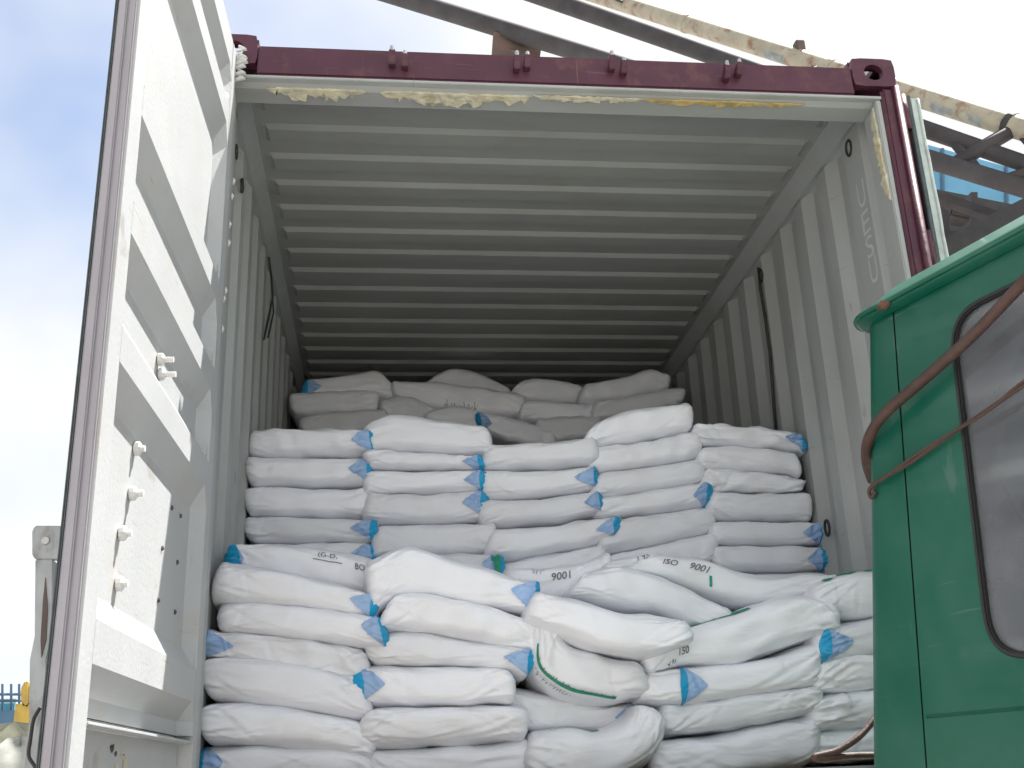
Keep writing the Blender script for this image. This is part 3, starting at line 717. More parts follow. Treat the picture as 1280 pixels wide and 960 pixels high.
FRONT, MID, BACK = .30, 1.08, 2.55
S = {}
TABLE = [
 # ---- second (middle) tier, five stacks from left to right
 ('m11', MID, [(314,536,572),(390,535,571),(466,540,568)], ('R',), 'white sack with blue right end, top of the leftmost stack in the second tier'),
 ('m12', MID, [(311,571,608),(390,571,608),(461,570,606)], ('R',), 'white sack with blue right end, second from top, leftmost second-tier stack'),
 ('m13', MID, [(310,606,646),(390,609,648),(459,607,648)], None, 'plain white sack without blue, third from top, leftmost second-tier stack'),
 ('m14', MID, [(308,643,680),(390,646,680),(468,650,680)], ('R',), 'white sack with crumpled blue right end, fourth from top, leftmost second-tier stack'),
 ('m15', MID, [(312,678,715),(400,677,715),(466,674,712)], ('R',), 'white sack with blue right end just behind the printed sack at left'),
 ('m21', MID, [(458,530,566),(478,519,567),(545,522,568),(612,530,570)], None, 'thick plain white sack on top of the second stack of the second tier'),
 ('m22', MID, [(459,562,588),(530,566,588),(602,570,588)], ('R',), 'thin white sack with blue right end, under the thick one, second stack'),
 ('m23', MID, [(457,587,620),(530,588,618),(606,586,614)], ('R',), 'white sack with blue right end, third from top, second stack of second tier'),
 ('m24', MID, [(459,614,656),(530,616,656),(607,607,651)], ('R',), 'white sack with tall blue right end, fourth from top, second stack of second tier'),
 ('m25', MID, [(466,655,702),(540,654,698),(616,654,694)], None, 'plain white sack, fifth from top, second stack of the second tier'),
 ('m26', MID-.05, [(520,694,735),(580,690,735),(628,691,735)], ('R',), 'low white sack with blue and green end peeping over the front sacks'),
 ('m31', MID, [(606,553,587),(670,552,586),(743,546,583)], None, 'plain white sack on top of the middle stack of the second tier'),
 ('m32', MID, [(604,586,625),(670,587,622),(743,583,613)], ('R',), 'white sack with small blue right corner, second from top of the middle stack'),
 ('m33', MID, [(600,622,660),(670,622,656),(749,610,643)], ('R',), 'white sack with blue right end, third from top of the middle stack'),
 ('m34', MID-.03, [(612,660,702),(690,655,692),(772,641,674)], ('R',), 'long slanting white sack with blue right end jutting out of the middle stack'),
 ('m35', MID, [(625,700,745),(690,690,728),(753,680,714)], None, 'plain slanting white sack at the foot of the middle stack, above black print'),
 ('m41', MID, [(733,535,558),(760,520,557),(800,510,552),(862,503,541)], None, 'topmost plain white sack of the fourth stack, highest of the second tier'),
 ('m42', MID, [(740,556,592),(800,550,587),(871,538,574)], None, 'plain white sack, second from top, fourth stack of the second tier'),
 ('m43', MID, [(742,590,624),(800,584,619),(877,572,607)], None, 'plain white sack, third from top, fourth stack of the second tier'),
 ('m44', MID, [(744,622,650),(810,612,644),(884,601,634)], ('R',), 'white sack with blue right end, the only blue one in the fourth stack'),
 ('m45', MID, [(750,650,694),(810,642,686),(891,628,667)], None, 'plain white sack below the blue-ended one in the fourth second-tier stack'),
 ('m46', MID, [(758,692,735),(820,680,720),(893,664,708)], None, 'lowest slanting white sack of the fourth stack, behind the printed sack'),
 ('m51', MID, [(868,530,556),(930,532,560),(1003,541,564)], ('R',), 'wrinkled white sack with blue right end, top of the stack by the right wall'),
 ('m52', MID, [(873,556,590),(930,557,592),(997,564,595)], None, 'plain white sack, second from top of the stack by the right wall'),
 ('m53', MID, [(878,586,618),(930,588,617),(1002,598,618)], None, 'crumpled white sack, third from top of the stack by the right wall'),
 ('m54', MID, [(885,614,651),(940,616,652),(1013,612,651)], None, 'plain white sack, fourth from top of the stack by the right wall'),
 ('m55', MID, [(889,652,683),(950,651,683),(1028,651,681)], ('R',), 'upper of two white sacks with blue ends low by the right wall'),
 ('m56', MID, [(890,682,716),(950,680,716),(1031,682,713)], ('R',), 'lower of two white sacks with blue ends low by the right wall'),
 ('m57', MID, [(890,714,752),(950,715,752),(1035,713,750)], None, 'mostly hidden white sack under the two blue-ended ones by the right wall'),
 # ---- rear tier in the shade
 ('b1', BACK+.10, [(380,475,499),(430,468,499),(478,465,500),(491,480,505)], ('L',), 'shaded sack with blue left end, topmost at the rear left'),
 ('b2', BACK, [(364,490,521),(420,487,519),(471,488,520)], None, 'shaded plain sack against the left wall in the rear tier'),
 ('b3', BACK-.08, [(377,520,548),(420,512,548),(484,511,543)], None, 'shaded plain sack, lowest seen at the rear left'),
 ('b5', BACK+.35, [(528,480,500),(560,459,495),(580,459,498),(640,486,512)], None, 'dim peaked sack poking up highest at the rear centre'),
 ('b4', BACK+.05, [(492,476,502),(530,475,512),(590,482,522),(656,492,524)], None, 'long shaded sack with black print slanting across the rear centre'),
 ('b6', BACK-.02, [(478,500,532),(505,494,532),(545,511,537)], None, 'small shaded sack wedged under the left of the long printed rear sack'),
 ('b7', BACK-.06, [(533,514,544),(570,507,544),(607,515,548)], None, 'small shaded sack under the middle of the long printed rear sack'),
 ('b8', BACK-.10, [(598,515,540),(640,521,556),(692,540,566)], ('L',), 'shaded sack sloping down right with round blue left end, rear centre'),
 ('b9', BACK+.12, [(640,482,502),(665,472,506),(700,474,507),(729,482,505)], None, 'dim wrinkled sack right of the long printed one, rear tier'),
 ('b10', BACK, [(652,500,527),(700,502,532),(744,505,534)], None, 'shaded sack below the dim wrinkled one, rear right of centre'),
 ('b11', BACK-.08, [(672,521,555),(710,518,555),(747,520,549)], None, 'lowest shaded sack seen at the rear right of centre'),
 ('b12', BACK, [(728,482,507),(780,470,501),(822,461,491),(836,468,492)], None, 'shaded plain sack slanting up right, topmost at the rear right'),
 ('b13', BACK-.06, [(742,502,528),(800,492,522),(853,483,507)], None, 'shaded plain sack under the topmost one at the rear right'),
 # ---- front tier
 ('f11', FRONT+.16, [(284,680,722),(380,682,738),(486,704,752)], ('L', .0, .03, .05), 'white sack with black print and bright blue left end, top of front left stack'),
 ('f12', FRONT, [(273,702,757),(370,715,764),(470,742,778)], ('R',), 'upper of two white sacks with big blue right ends, front left stack'),
 ('f13', FRONT, [(276,748,793),(370,753,801),(479,772,816)], ('R',), 'lower of two white sacks with big blue right ends, front left stack'),
 ('f14', FRONT+.02, [(257,787,827),(350,793,841),(458,808,864)], ('L',), 'crinkled white sack with pale blue left end beside the left door'),
 ('f15', FRONT, [(256,820,876),(350,822,887),(459,850,907)], None, 'fat plain white sack, fifth from top of the front left stack'),
 ('f16', FRONT-.01, [(255,878,931),(350,880,937),(466,905,950)], None, 'plain white sack, second from bottom of the front left stack'),
 ('f17', FRONT, [(252,932,990),(350,930,994),(466,935,998)], ('L',), 'bottom sack of the front left stack, cut by the frame, blue left end'),
 ('f21', FRONT, [(463,697,768),(500,682,752),(580,700,759),(668,726,770)], ('R',), 'white sack sloping down right with blue right end, top of second front stack'),
 ('f22', FRONT-.01, [(481,748,786),(510,740,790),(590,750,802),(676,775,824)], None, 'rounded plain white sack, second from top of the second front stack'),
 ('f23', FRONT+.01, [(459,788,833),(500,786,834),(580,797,835),(664,808,850)], ('R',), 'white sack with blue right end half covered, third in the second front stack'),
 ('f24', FRONT, [(446,830,881),(540,831,885),(639,833,880)], ('L',), 'white sack with bright blue left end, middle of the second front stack'),
 ('f25', FRONT-.01, [(452,884,937),(540,882,935),(656,878,928)], None, 'plain white sack below the blue left-ended one, second front stack'),
 ('f26', FRONT, [(463,935,992),(560,932,988),(666,922,986)], None, 'plain white bottom sack of the second front stack, cut by the frame'),
 ('f30', FRONT+.22, [(632,704,768),(700,706,756),(760,690,748)], None, 'white sack with black numerals lying behind the bent sacks at centre'),
 ('f32', FRONT+.06, [(718,720,746),(760,706,760),(820,716,768),(870,738,790),(920,764,792)], None, 'arched plain white sack lying over the two bent sacks at centre'),
 ('f31', FRONT-.09, [(667,738,780),(715,744,800),(780,764,819),(825,768,818),(858,776,806)], None, 'white sack bent in a sag, upper one of the centre front stack'),
 ('f33', FRONT-.02, [(706,776,664,780),(713,802,666,842),(738,813,703,868),(770,819,760,880),(808,828,806,869)], None, 'sagging white sack with a green printed band, centre front stack'),
 ('f34', FRONT+.10, [(634,856,916),(700,868,918),(760,879,916),(800,876,902)], ('R',), 'white sack with dark blue right end, squeezed under the green-banded sack'),
 ('f35', FRONT-.07, [(661,916,663,980),(703,908,703,986),(746,912,760,984),(776,901,812,952),(802,879,839,909)], None, 'white sack bent upwards at its right end, bottom of centre front stack'),
 ('f41', FRONT+.13, [(756,700,728),(820,690,728),(880,698,746),(940,716,759),(1000,716,750),(1048,716,737)], None, 'long slack white sack printed in black, with a thin crumpled right end'),
 ('f42', FRONT, [(806,808,847),(860,783,836),(920,764,834),(1000,742,803),(1043,752,793)], None, 'large white sack slanting up right with green line, fourth front stack'),
 ('f43', FRONT-.01, [(806,840,882),(860,831,883),(940,824,871),(1022,803,860)], ('L', .175, .075, .026), 'white sack with a blue fold inset near its left end, fourth front stack'),
 ('f44', FRONT, [(826,880,922),(900,870,915),(960,860,905),(1021,855,893)], None, 'plain white sack, second from bottom of the fourth front stack'),
 ('f45', FRONT-.01, [(814,926,980),(900,918,974),(960,902,968),(1021,892,958)], None, 'plain white bottom sack of the fourth front stack with a creased right end'),
 ('f51', FRONT+.02, [(1015,730,777),(1060,715,777),(1120,708,770),(1182,705,767)], None, 'white sack with green marks along its top, beside the green cab'),
 ('f52', FRONT, [(1019,785,834),(1070,775,827),(1120,764,817),(1182,757,812)], ('L', .02, .085, .030), 'white sack with blue fold at its left end, beside the green cab'),
 ('f53', FRONT, [(1015,822,870),(1070,815,867),(1182,805,857)], None, 'plain white sack under the blue-folded one, beside the green cab'),
 ('f54', FRONT, [(1014,870,917),(1070,862,914),(1182,850,902)], None, 'wrinkled white sack, second from bottom beside the green cab'),
 ('f55', FRONT, [(1017,912,957),(1070,908,952),(1182,900,947)], None, 'bottom white sack beside the green cab, above the hose'),
]
for i, (key, Y, st, fl, lab) in enumerate(TABLE):
    kw = {}
    if key in ('f14', 'm51', 'm53', 'f53', 'f54'): kw['rough'] = 1.9
    if key == 'f41': kw['rough'] = 2.5
    if key in ('f33', 'f35', 'f34', 'f31'): kw['rough'] = 1.25
    if key[0] == 'b': kw['D'] = .33
    S[key] = build_sack(Y, st, lab, 100+i, fl, hi=key[0] == 'f', **kw)
# print on the sacks
o, k, org = S['f11']; 
sack_text(o, k, org, '(G-D,', .56, .68, .42, .66); sack_text(o, k, org, 'BO', .79, .85, .16, .44)
sack_band(o, k, org, .53, .71, lambda t: float(zth(k, .30)), lambda t: float(zth(k, .34)), 'ink', 'print_underline', 12)
o, k, org = S['f30']; sack_text(o, k, org, '9001', .42, .60, .12, .46); sack_squiggle(o, k, org,   .24, .36, lambda t: .30, 5, wid=.3)
o, k, org = S['f41']; sack_text(o, k, org, 'ISO', .225, .285, .02, .34, shear=.2); sack_text(o, k, org, '9001', .335, .415, .08, .40, shear=.2)
sack_squiggle(o, k, org,    .12, .19, lambda t: .20, 9, wid=.35)
sack_band(o, k, org, .20, .26, lambda t: -.85, lambda t: -.72, 'greenink', 'green_stripe', 10)
sack_band(o, k, org, .425, .437, lambda t: -.25, lambda t: .0, 'greenink', 'green_mark', 4)
o, k, org = S['f42']; sack_text(o, k, org, '150', .165, .215, -.28, .05); sack_squiggle(o, k, org, .10, .145, lambda t: -.22, 4, wid=.3)
sack_band(o, k, org, .25, .56, lambda t: .80, lambda t: 1.0, 'greenink', 'green_stripe', 24)
o, k, org = S['f33']; cv = lambda t: -.50-.62*math.sin(math.pi*min(1, max(0, (t-.02)/1.1)))
cv = lambda t: -.30-.25*max(0, t-.2)
sack_band(o, k, org, .12, .78, lambda t: cv(t)-.12, lambda t: cv(t)+.02, 'greenink', 'green_stripe', 50)
sack_squiggle(o, k, org, .15, .76, cv, 21, wid=.14); sack_squiggle(o, k, org, .20, .52, lambda t: cv(t)-.36, 22, wid=.22)
o, k, org = S['f35']; sack_band(o, k, org, .15, .55, lambda t: .95, lambda t: 1.1, 'greenink', 'green_stripe', 24)
o, k, org = S['f51']; sack_band(o, k, org, .10, .62, lambda t: .80+.08*math.sin(40*t), lambda t: .95+.1*math.sin(57*t+1), 'greenink', 'green_stripe', 60)
o, k, org = S['m26']; sack_band(o, k, org, .86, .94, lambda t: .0+.1*math.sin(60*t), lambda t: .35+.1*math.sin(90*t), 'greenink', 'green_stripe', 12, off=.011)
o, k, org = S['f25']; sack_band(o, k, org, .40, .72, lambda t: -.98, lambda t: -.88, 'greenink', 'green_stripe', 20)
o, k, org = S['b4']; sack_squiggle(o, k, org, .38, .62, lambda t: -.25, 31, wid=.45)

# ================================================================== things hanging in the container
P = [at_x(x, y, -1.150) for x, y in ((336, 322), (339, 345), (341, 372), (336, 395), (330, 424))]
m = MB(); m.tube(P, .005, 6)
w1 = m.build('wall_wire', MT['wire'], None, smooth=True)
tag(w1, 'thin black wire hanging in a curve on the left inner wall', 'wire')
P = [at_x(x, y, -1.149) for x, y in ((341, 374), (342, 390), (339, 405), (335, 422))]
MB().tube(P, .004, 6).build('wire_end', MT['wire'], w1, smooth=True)
P = [at_x(x, y, 1.150) for x, y in ((948, 335), (950, 358), (956, 395), (962, 440), (966, 490), (970, 540))]
m = MB(); m.tube(P, .007, 6); tag(m.build('dark_cord', MT['wire'], None, smooth=True), 'dark cord hanging straight down the right inner wall', 'cord')

# ================================================================== GREEN CAB
CA = Vector((0.441, -1.208, 0)); CD = Vector((.320, -.947, 0)).normalized(); CN = Vector((CD.y, -CD.x, 0))   # CN points to the outside (left)
def K(s, n, z): return CA + CD*s + CN*n + Vector((0, 0, z))
cab = empty('truck_cab', K(.6, -1.0, GZ), 'green truck cab with dusty side window at the right edge', 'cab')
ZR = 1.085
def edge_s(z): return -.112 - .178*(1.06-z)/.904        # slanting rear edge of the side panel
def seam_s(z): return -.012 - .093*(1.07-z)/.80
# window outline (rounded) in (s, z)
def rounded(poly, r, n=7):
    out = []
    for i, p in enumerate(poly):
        p = Vector(p); a = Vector(poly[i-1]); b = Vector(poly[(i+1) % len(poly)])
        u, w = (a-p).normalized(), (b-p).normalized(); rr = r[i] if isinstance(r, (list, tuple)) else r
        p0, p1 = p+u*rr, p+w*rr
        for k in range(n+1):
            t = k/n; out.append(((1-t)**2*p0.x+2*t*(1-t)*p.x+t*t*p1.x, (1-t)**2*p0.y+2*t*(1-t)*p.y+t*t*p1.y))
    return out
WIN = rounded([(.128, .985), (.078, .335), (.78, .335), (.78, .985)], [.075, .085, .08, .08])
def grow(poly, d):
    c = Vector((sum(p[0] for p in poly)/len(poly), sum(p[1] for p in poly)/len(poly)))
    n = len(poly); out = []
    for i in range(n):
        a, b = Vector(poly[i-1]), Vector(poly[(i+1) % n]); t = (b-a).normalized(); nn = Vector((t.y, -t.x))
        if nn.dot(Vector(poly[i])-c) < 0: nn = -nn
        q = Vector(poly[i])+nn*d; out.append((q.x, q.y))
    return out
SB = -.62      # bottom of the panel
def panel_with_hole(outer_fn, hole, n_off, thick, name, mt, parent):
    """side sheet between an outer outline and the window hole"""
    N_ = len(hole); c = Vector((sum(p[0] for p in hole)/N_, sum(p[1] for p in hole)/N_))
    outer = [outer_fn(c, Vector(p)-c) for p in hole]
    m = MB(); m.ring_prism([K(a, n_off, b) for a, b in outer], [K(a, n_off, b) for a, b in hole], CN*(-thick))
    return m.build(name, mt, parent)
DOORP = [(seam_s(1.07)+.0, 1.065), (seam_s(SB), SB), (1.00, SB), (1.00, 1.065)]
def poly_ray(poly):
    def f(c, d):
        best = None
        for i in range(len(poly)):
            a = Vector(poly[i]); b = Vector(poly[(i+1) % len(poly)]); e = b-a
            den = d.x*e.y-d.y*e.x
            if abs(den) < 1e-9: continue
            t = ((a.x-c.x)*e.y-(a.y-c.y)*e.x)/den; u = ((a.x-c.x)*d.y-(a.y-c.y)*d.x)/den
            if t > 0 and -1e-6 <= u <= 1+1e-6 and (best is None or t < best): best = t
        return (c.x+d.x*best, c.y+d.y*best)
    return f
# add corners of the door outline to the hole sampling by dense resampling of the hole
def dense(poly, n):
    pts = [Vector(p) for p in poly]; L_ = [(pts[(i+1) % len(pts)]-pts[i]).length for i in range(len(pts))]; T = sum(L_); out = []
    for k in range(n):
        d = T*k/n; i = 0
        while d > L_[i]: d -= L_[i]; i += 1
        q = pts[i].lerp(pts[(i+1) % len(pts)], d/L_[i]); out.append((q.x, q.y))
    return out
hole = dense(grow(WIN, .007), 220)
dp = poly_ray(DOORP)
dr = panel_with_hole(lambda c, d: dp(c, d), hole, .0, .03, 'cab_door', MT['green'], cab)
# rubber gasket round the window, glass, and lower pressing line
m = MB(); m.ring_prism([K(a, .003, b) for a, b in grow(WIN, .009)], [K(a, .003, b) for a, b in grow(WIN, -.003)], CN*(-.03))
gk = m.build('window_gasket', MT['rubber'], dr, bevel=.003)
m = MB(); m.prism([K(a, -.008, b) for a, b in grow(WIN, -.002)], CN*(-.004)); m.build('window_pane', MT['glass'], dr)
# rear pillar of the cab beside the door seam, rolled round at the corner
m = MB(); vs = []; zs = np.linspace(1.065, SB, 14); cols = 9
for z in zs:
    s1, s0 = seam_s(z)-.0035, edge_s(z); r_ = .045
    row = [(s1, 0)] + [(s0+r_-r_*math.sin(q), -r_+r_*math.cos(q)) for q in np.linspace(0, math.pi/2, cols-2)] + [(s0, -.12)]
    vs += [K(a, b, z) for a, b in row]
fs = [(i*cols+j, i*cols+j+1, (i+1)*cols+j+1, (i+1)*cols+j) for i in range(len(zs)-1) for j in range(cols-1)]
m.add(vs, fs); m.build('corner_pillar', MT['green'], cab, smooth=True)
# dark strip inside the seam
m = MB(); m.add([K(seam_s(z)+d, -.006, z) for z in (1.06, SB) for d in (-.01, .01)], [(0, 1, 3, 2)]); m.build('door_seam', MT['rubber'], cab)
# rear wall, far wall, floor of the cab
m = MB(); m.add([K(edge_s(1.06), -.12, 1.06), K(edge_s(1.06), -1.95, 1.06), K(edge_s(SB), -1.95, SB), K(edge_s(SB), -.12, SB)], [(0, 1, 2, 3)])
m.build('rear_wall', MT['green'], cab)
m = MB(); m.prism([K(edge_s(SB)+.01, -.01, SB), K(1.4, -.01, SB), K(1.4, -1.95, SB), K(edge_s(SB)+.01, -1.95, SB)], (0, 0, -.06)); m.build('cab_floor', MT['chassis'], cab)
m = MB(); m.prism([K(1.0, -.03, SB), K(1.3, -.03, SB), K(1.3, -.03, .30), K(1.04, -.03, 1.06), K(1.0, -.03, 1.06)], CN*(-.03)); m.build('front_pillar', MT['green'], cab)
m = MB(); m.prism([K(1.34, -.03, SB), K(1.34, -1.95, SB), K(1.34, -1.95, .30), K(1.34, -.03, .30)], CD*.03); m.build('nose_panel', MT['green'], cab)
m = MB(); m.prism([K(edge_s(SB), -1.95, SB), K(1.34, -1.95, SB), K(1.34, -1.95, .3), K(edge_s(.3), -1.95, .3)], CN*.03); m.build('far_side_panel', MT['green'], cab)
m = MB(); m.prism([K(edge_s(.3)+.02, -.55, .30), K(edge_s(1.0)+.02, -.55, 1.0), K(edge_s(1.0)+.02, -1.0, 1.0), K(edge_s(.3)+.02, -1.0, .3)], CD*.01)
m.build('cab_lining', MT['cabdark'], cab)
# roof with overhanging drip rail
def roof_outline(off):
    pts = []
    s0 = edge_s(ZR)-off; r_ = .075
    for q in np.linspace(0, math.pi/2, 9): pts.append((s0+r_-r_*math.sin(q), off-r_+r_*math.cos(q)))
    return [(1.1, off)] + pts + [(s0, -1.95)] + [(1.1, -1.95)]
rings = [(0.004, 1.052), (.024, 1.056), (.030, 1.066), (.027, 1.076), (.010, 1.088), (-.02, 1.118), (-.10, 1.155), (-.30, 1.185)]
m = MB(); vs = []
for off, z in rings:
    ro = roof_outline(off); vs += [K(a, b, z) for a, b in ro]
n = len(ro); fs = [(i*n+j, (i+1)*n+j, (i+1)*n+j+1, i*n+j+1) for i in range(len(rings)-1) for j in range(n-1)]
fs += [tuple((len(rings)-1)*n+j for j in range(n))]
m.add(vs, fs); rf = m.build('cab_roof', MT['green'], cab, smooth=False); autosmooth(rf, 50)
ro = roof_outline(.031)[:-3]
m = MB(); m.tube([K(a, b, 1.067) for a, b in ro], .006, 8); m.build('drip_rail', MT['green'], rf, smooth=True)
# rust where the rail joint meets the seam
m = MB(); c = K(-.006, .032, 1.062); rnd = random.Random(5)
m.tube([c-CD*.02, c, c+CD*.016], [.004, .012, .004], 7); m.build('rust_patch', MT['greenrust'], rf)
# low step of the door: pressed swage line below the window
m = MB(); m.tube([K(seam_s(.245)+.006, -.004, .245), K(.995, -.004, .245)], .0055, 8); m.build('swage_line', MT['green'], dr, smooth=True)
# chassis and wheels so that the cab stands on the ground
for nn in (-.55, -1.4): 
    m = MB(); m.prism([K(-1.2, nn, SB-.32), K(1.3, nn, SB-.32), K(1.3, nn, SB-.061), K(-1.2, nn, SB-.061)], CN*(-.09)); m.build('chassis_rail', MT['chassis'], cab)
for nn in (-.17, -1.78):
    m = MB(); c = K(.75, nn, GZ+.45); m.tube([c+CN*.13, c+CN*.1, c-CN*.1, c-CN*.13], [.38, .45, .45, .38], 26); wh = autosmooth(m.build('wheel', MT['tyre'], cab))
    m = MB(); m.tube([c+CN*.135, c-CN*.135], .2, 16); m.build('rim', MT['galv'], wh)
m = MB(); m.tube([K(.75, -.2, GZ+.45), K(.75, -1.75, GZ+.45)], .06, 10); m.build('axle', MT['chassis'], cab)
m = MB(); m.prism([K(.69, -.55, GZ+.5), K(.69, -1.4, GZ+.5), K(.69, -1.4, SB-.321), K(.69, -.55, SB-.321)], CD*.12); m.build('spring_block', MT['chassis'], cab)

def on_cab(x, y, n):
    q = K(0, n, 0); d = ray(x, y); t = (np.array(q)-CAM) @ np.array(CN)/(d @ np.array(CN)); return Vector(CAM+d*t)
# cab inside, seen through the glass: beige seat back and a black knob on a lever
m = MB(); m.prism([on_cab(1238, 630, -.22), on_cab(1262, 618, -.22), on_cab(1320, 600, -.22), on_cab(1320, 800, -.22), on_cab(1244, 790, -.22), on_cab(1239, 676, -.22)], CN*(-.40)); m.build('seat_back', MT['seatbeige'], cab, bevel=.012)
kc = on_cab(1247, 592, -.05); m = MB(); m.tube([kc+CN*.014, kc+CN*.011, kc+CN*.004, kc-CN*.004, kc-CN*.011, kc-CN*.014], [.004, .011, .0155, .0155, .011, .004], 14); m.build('black_knob', MT['rubber'], cab, smooth=True)
m = MB(); m.tube([kc, kc-CN*.05+Vector((0, 0, -.10)), kc-CN*.12+Vector((0, 0, -.55))], .005, 8); m.build('knob_lever', MT['chassis'], cab)
def smooth_path(P, n=8):
    P = [Vector(p) for p in P]; out = []
    for i in range(len(P)-1):
        p0, p1, p2, p3 = P[max(i-1, 0)], P[i], P[i+1], P[min(i+2, len(P)-1)]
        for k in range(n):
            t = k/n; out.append(.5*((2*p1)+(p2-p0)*t+(2*p0-5*p1+4*p2-p3)*t*t+(3*p1-p0-3*p2+p3)*t**3))
    return out+[P[-1]]
pts = [on_cab(1330, 298, .055), on_cab(1280, 352, .04), on_cab(1215, 420, .03), on_cab(1150, 478, .03), on_cab(1105, 518, .032), on_cab(1086, 548, .018), on_cab(1083, 575, -.02), on_cab(1090, 600, -.07)]
hs = MB().tube(smooth_path(pts), .0112, 12).build('rubber_hose', MT['hose'], None, smooth=True)
tag(hs, 'thick brown hose slung diagonally across the green cab', 'hose')
pts = [on_cab(1330, 455, .03), on_cab(1280, 482, .02), on_cab(1235, 512, .016), on_cab(1185, 545, .012), on_cab(1140, 577, .010), on_cab(1100, 600, .012), on_cab(1087, 612, .006), on_cab(1089, 622, .004), on_cab(1094, 614, .008)]
m = MB(); m.tube(smooth_path(pts), .0042, 8); wr = m.build('tie_wire', MT['rope'], None, smooth=True)
tag(wr, 'thin twisted brown wire tied across the cab window', 'wire')
pts2 = [Vector(p)+CN*.004+Vector((0, 0, .006*math.sin(i*2.1))) for i, p in enumerate(pts[:6])]
MB().tube(smooth_path(pts2), .0030, 8).build('wire_strand', MT['rope'], wr, smooth=True)
def at_n(x, y, Y): return Vector(at(x, y, Y))
pts = [at_n(1150, 810, -.70), at_n(1110, 872, -.72), at_n(1088, 905, -.74), at_n(1070, 924, -.75), at_n(1045, 939, -.75), at_n(1018, 946, -.75), at_n(1030, 949, -.75), at_n(1060, 945, -.74), at_n(1096, 944, -.72), at_n(1160, 944, -.70)]
h2 = MB().tube(smooth_path(pts), .0075, 10).build('red_cable', MT['hose'], None, smooth=True)
tag(h2, 'looped reddish cable sticking out low behind the green cab', 'cable')

# ================================================================== CRANE BOOM BEHIND
bm_ = empty('lattice_boom', (4.0, 6.0, GZ), 'lattice crane boom of dark and cream pipes slanting above the container', 'crane boom')
def chord(pa, Ya, pb, Yb, ra, rb, name, mt, ext=(0, 0), n=24):
    a, b = Vector(at(*pa, Ya)), Vector(at(*pb, Yb)); d = b-a
    a2, b2 = a-d*ext[0], b+d*ext[1]
    m = MB(); m.tube([a2.lerp(b2, i/n) for i in range(n+1)], [ra+(rb-ra)*i/n for i in range(n+1)], 18)
    return m.build(name, mt, bm_, smooth=True), a2, b2
YL, YR = 8.2, 4.6
c1, a1, b1 = chord((520, 3), YL, (1285, 237), YR, .125, .075, 'chord', MT['darkpipe'], (.35, .25))
c2, a2, b2 = chord((690, 0), YL, (1285, 206), YR, .135, .062, 'chord', MT['darkpipe'], (.45, .25))
c3, a3, b3 = chord((770, 2), YL, (1285, 163), YR, .10, .105, 'chord', MT['palepipe'], (.5, .25))
c3['label'] = 'cream painted top chord with rust'
def onl(px, a, b):
    """parameter along a-b whose image x equals px"""
    best, bt = 1e9, 0
    for i in range(401):
        t = i/400; p = np.array(a.lerp(b, t))-CAM; x = 640+FPX*(p@CR)/(p@CF)
        if (p@CF) > 0 and abs(x-px) < best: best, bt = abs(x-px), t
    return a.lerp(b, bt)
# repainted blue-grey patches, bracket and weld rings on the cream chord
for xa, xb in ((962, 985), (1150, 1195), (1205, 1232)):
    pa, pb = onl(xa, a3, b3), onl(xb, a3, b3); m = MB()
    off = Vector((0, -.02, -.035)); m.tube([pa+off, pb+off], .088, 18, cap=False); m.build('paint_patch', MT['bluepatch'], c3, smooth=True)
pk = onl(1000, a3, b3); m = MB(); m.box(pk.x-.05, pk.x+.05, pk.y-.07, pk.y+.07, pk.z-.10, pk.z+.20); m.build('bracket', MT['brownplate'], c3, bevel=.01)
for xq in (858, 1040, 1262):
    pk = onl(xq, a3, b3); d = (b3-a3).normalized(); m = MB(); m.tube([pk-d*.03, pk+d*.03], .112, 18); m.build('pipe_collar', MT['palepipe'] if xq < 1200 else MT['darkpipe'], c3)
# lacing between the chords
def lace(px_a, A, px_b, B, w=.07, name='lacing_bar', mt='darkpipe'):
    pa, pb = onl(px_a, *A), onl(px_b, *B); m = MB(); m.tube([pa, pb], w, 12); m.build(name, MT[mt], bm_, smooth=True)
L1, L2, L3 = (a1, b1), (a2, b2), (a3, b3)
lace(1272, L3, 1190, L1, .065); lace(1272, L3, 1330, L2, .06); lace(1250, L1, 1300, L2, .055); lace(1225, L1, 1190, L2, .05)
lace(1030, L3, 985, L2, .05)
# gusset under the lower chord with a bar running down behind the container
pg = onl(640, a1, b1); m = MB()
m.prism([pg+Vector((-.22, .03, .02)), pg+Vector((.35, .03, -.10)), pg+Vector((.30, .03, -.42)), pg+Vector((-.26, .03, -.44)), pg+Vector((-.24, .03, -.2))], (0, .05, 0))
m.build('gusset_plate', MT['brownplate'], bm_)
m = MB(); m.tube([pg+Vector((0, .06, -.2)), pg+Vector((-.2, 2.6, -3.0))], .07, 10); m.build('lacing_bar', MT['brownplate'], bm_)
# boom rests on its machinery house at the right
hk = empty('crane_house', (7.5, 6.5, GZ), 'dark crane machinery house with steel beams above the green cab', 'crane')
def quad_prism(pts, Y, dY, name, mt, parent, bevel=0):
    m = MB(); m.prism([at(x, y, Y) for x, y in pts], (0, dY, 0)); return m.build(name, mt, parent, bevel=bevel)
quad_prism([(1168, 236), (1300, 262), (1460, 300), (1460, 700), (1180, 700)], 7.6, .9, 'house_body', MT['chassis'], hk)
quad_prism([(1166, 246), (1172, 238), (1262, 268), (1255, 276)], 6.0, .10, 'roof_beam', MT['darkpipe'], hk)
quad_prism([(1176, 300), (1330, 222), (1330, 246), (1186, 325)], 5.6, .12, 'diagonal_beam', MT['chassis'], hk)
quad_prism([(1174, 262), (1186, 262), (1192, 420), (1178, 420)], 5.9, .14, 'post', MT['darkpipe'], hk)
quad_prism([(1214, 240), (1222, 240), (1226, 420), (1216, 420)], 6.6, .14, 'post', MT['darkpipe'], hk)
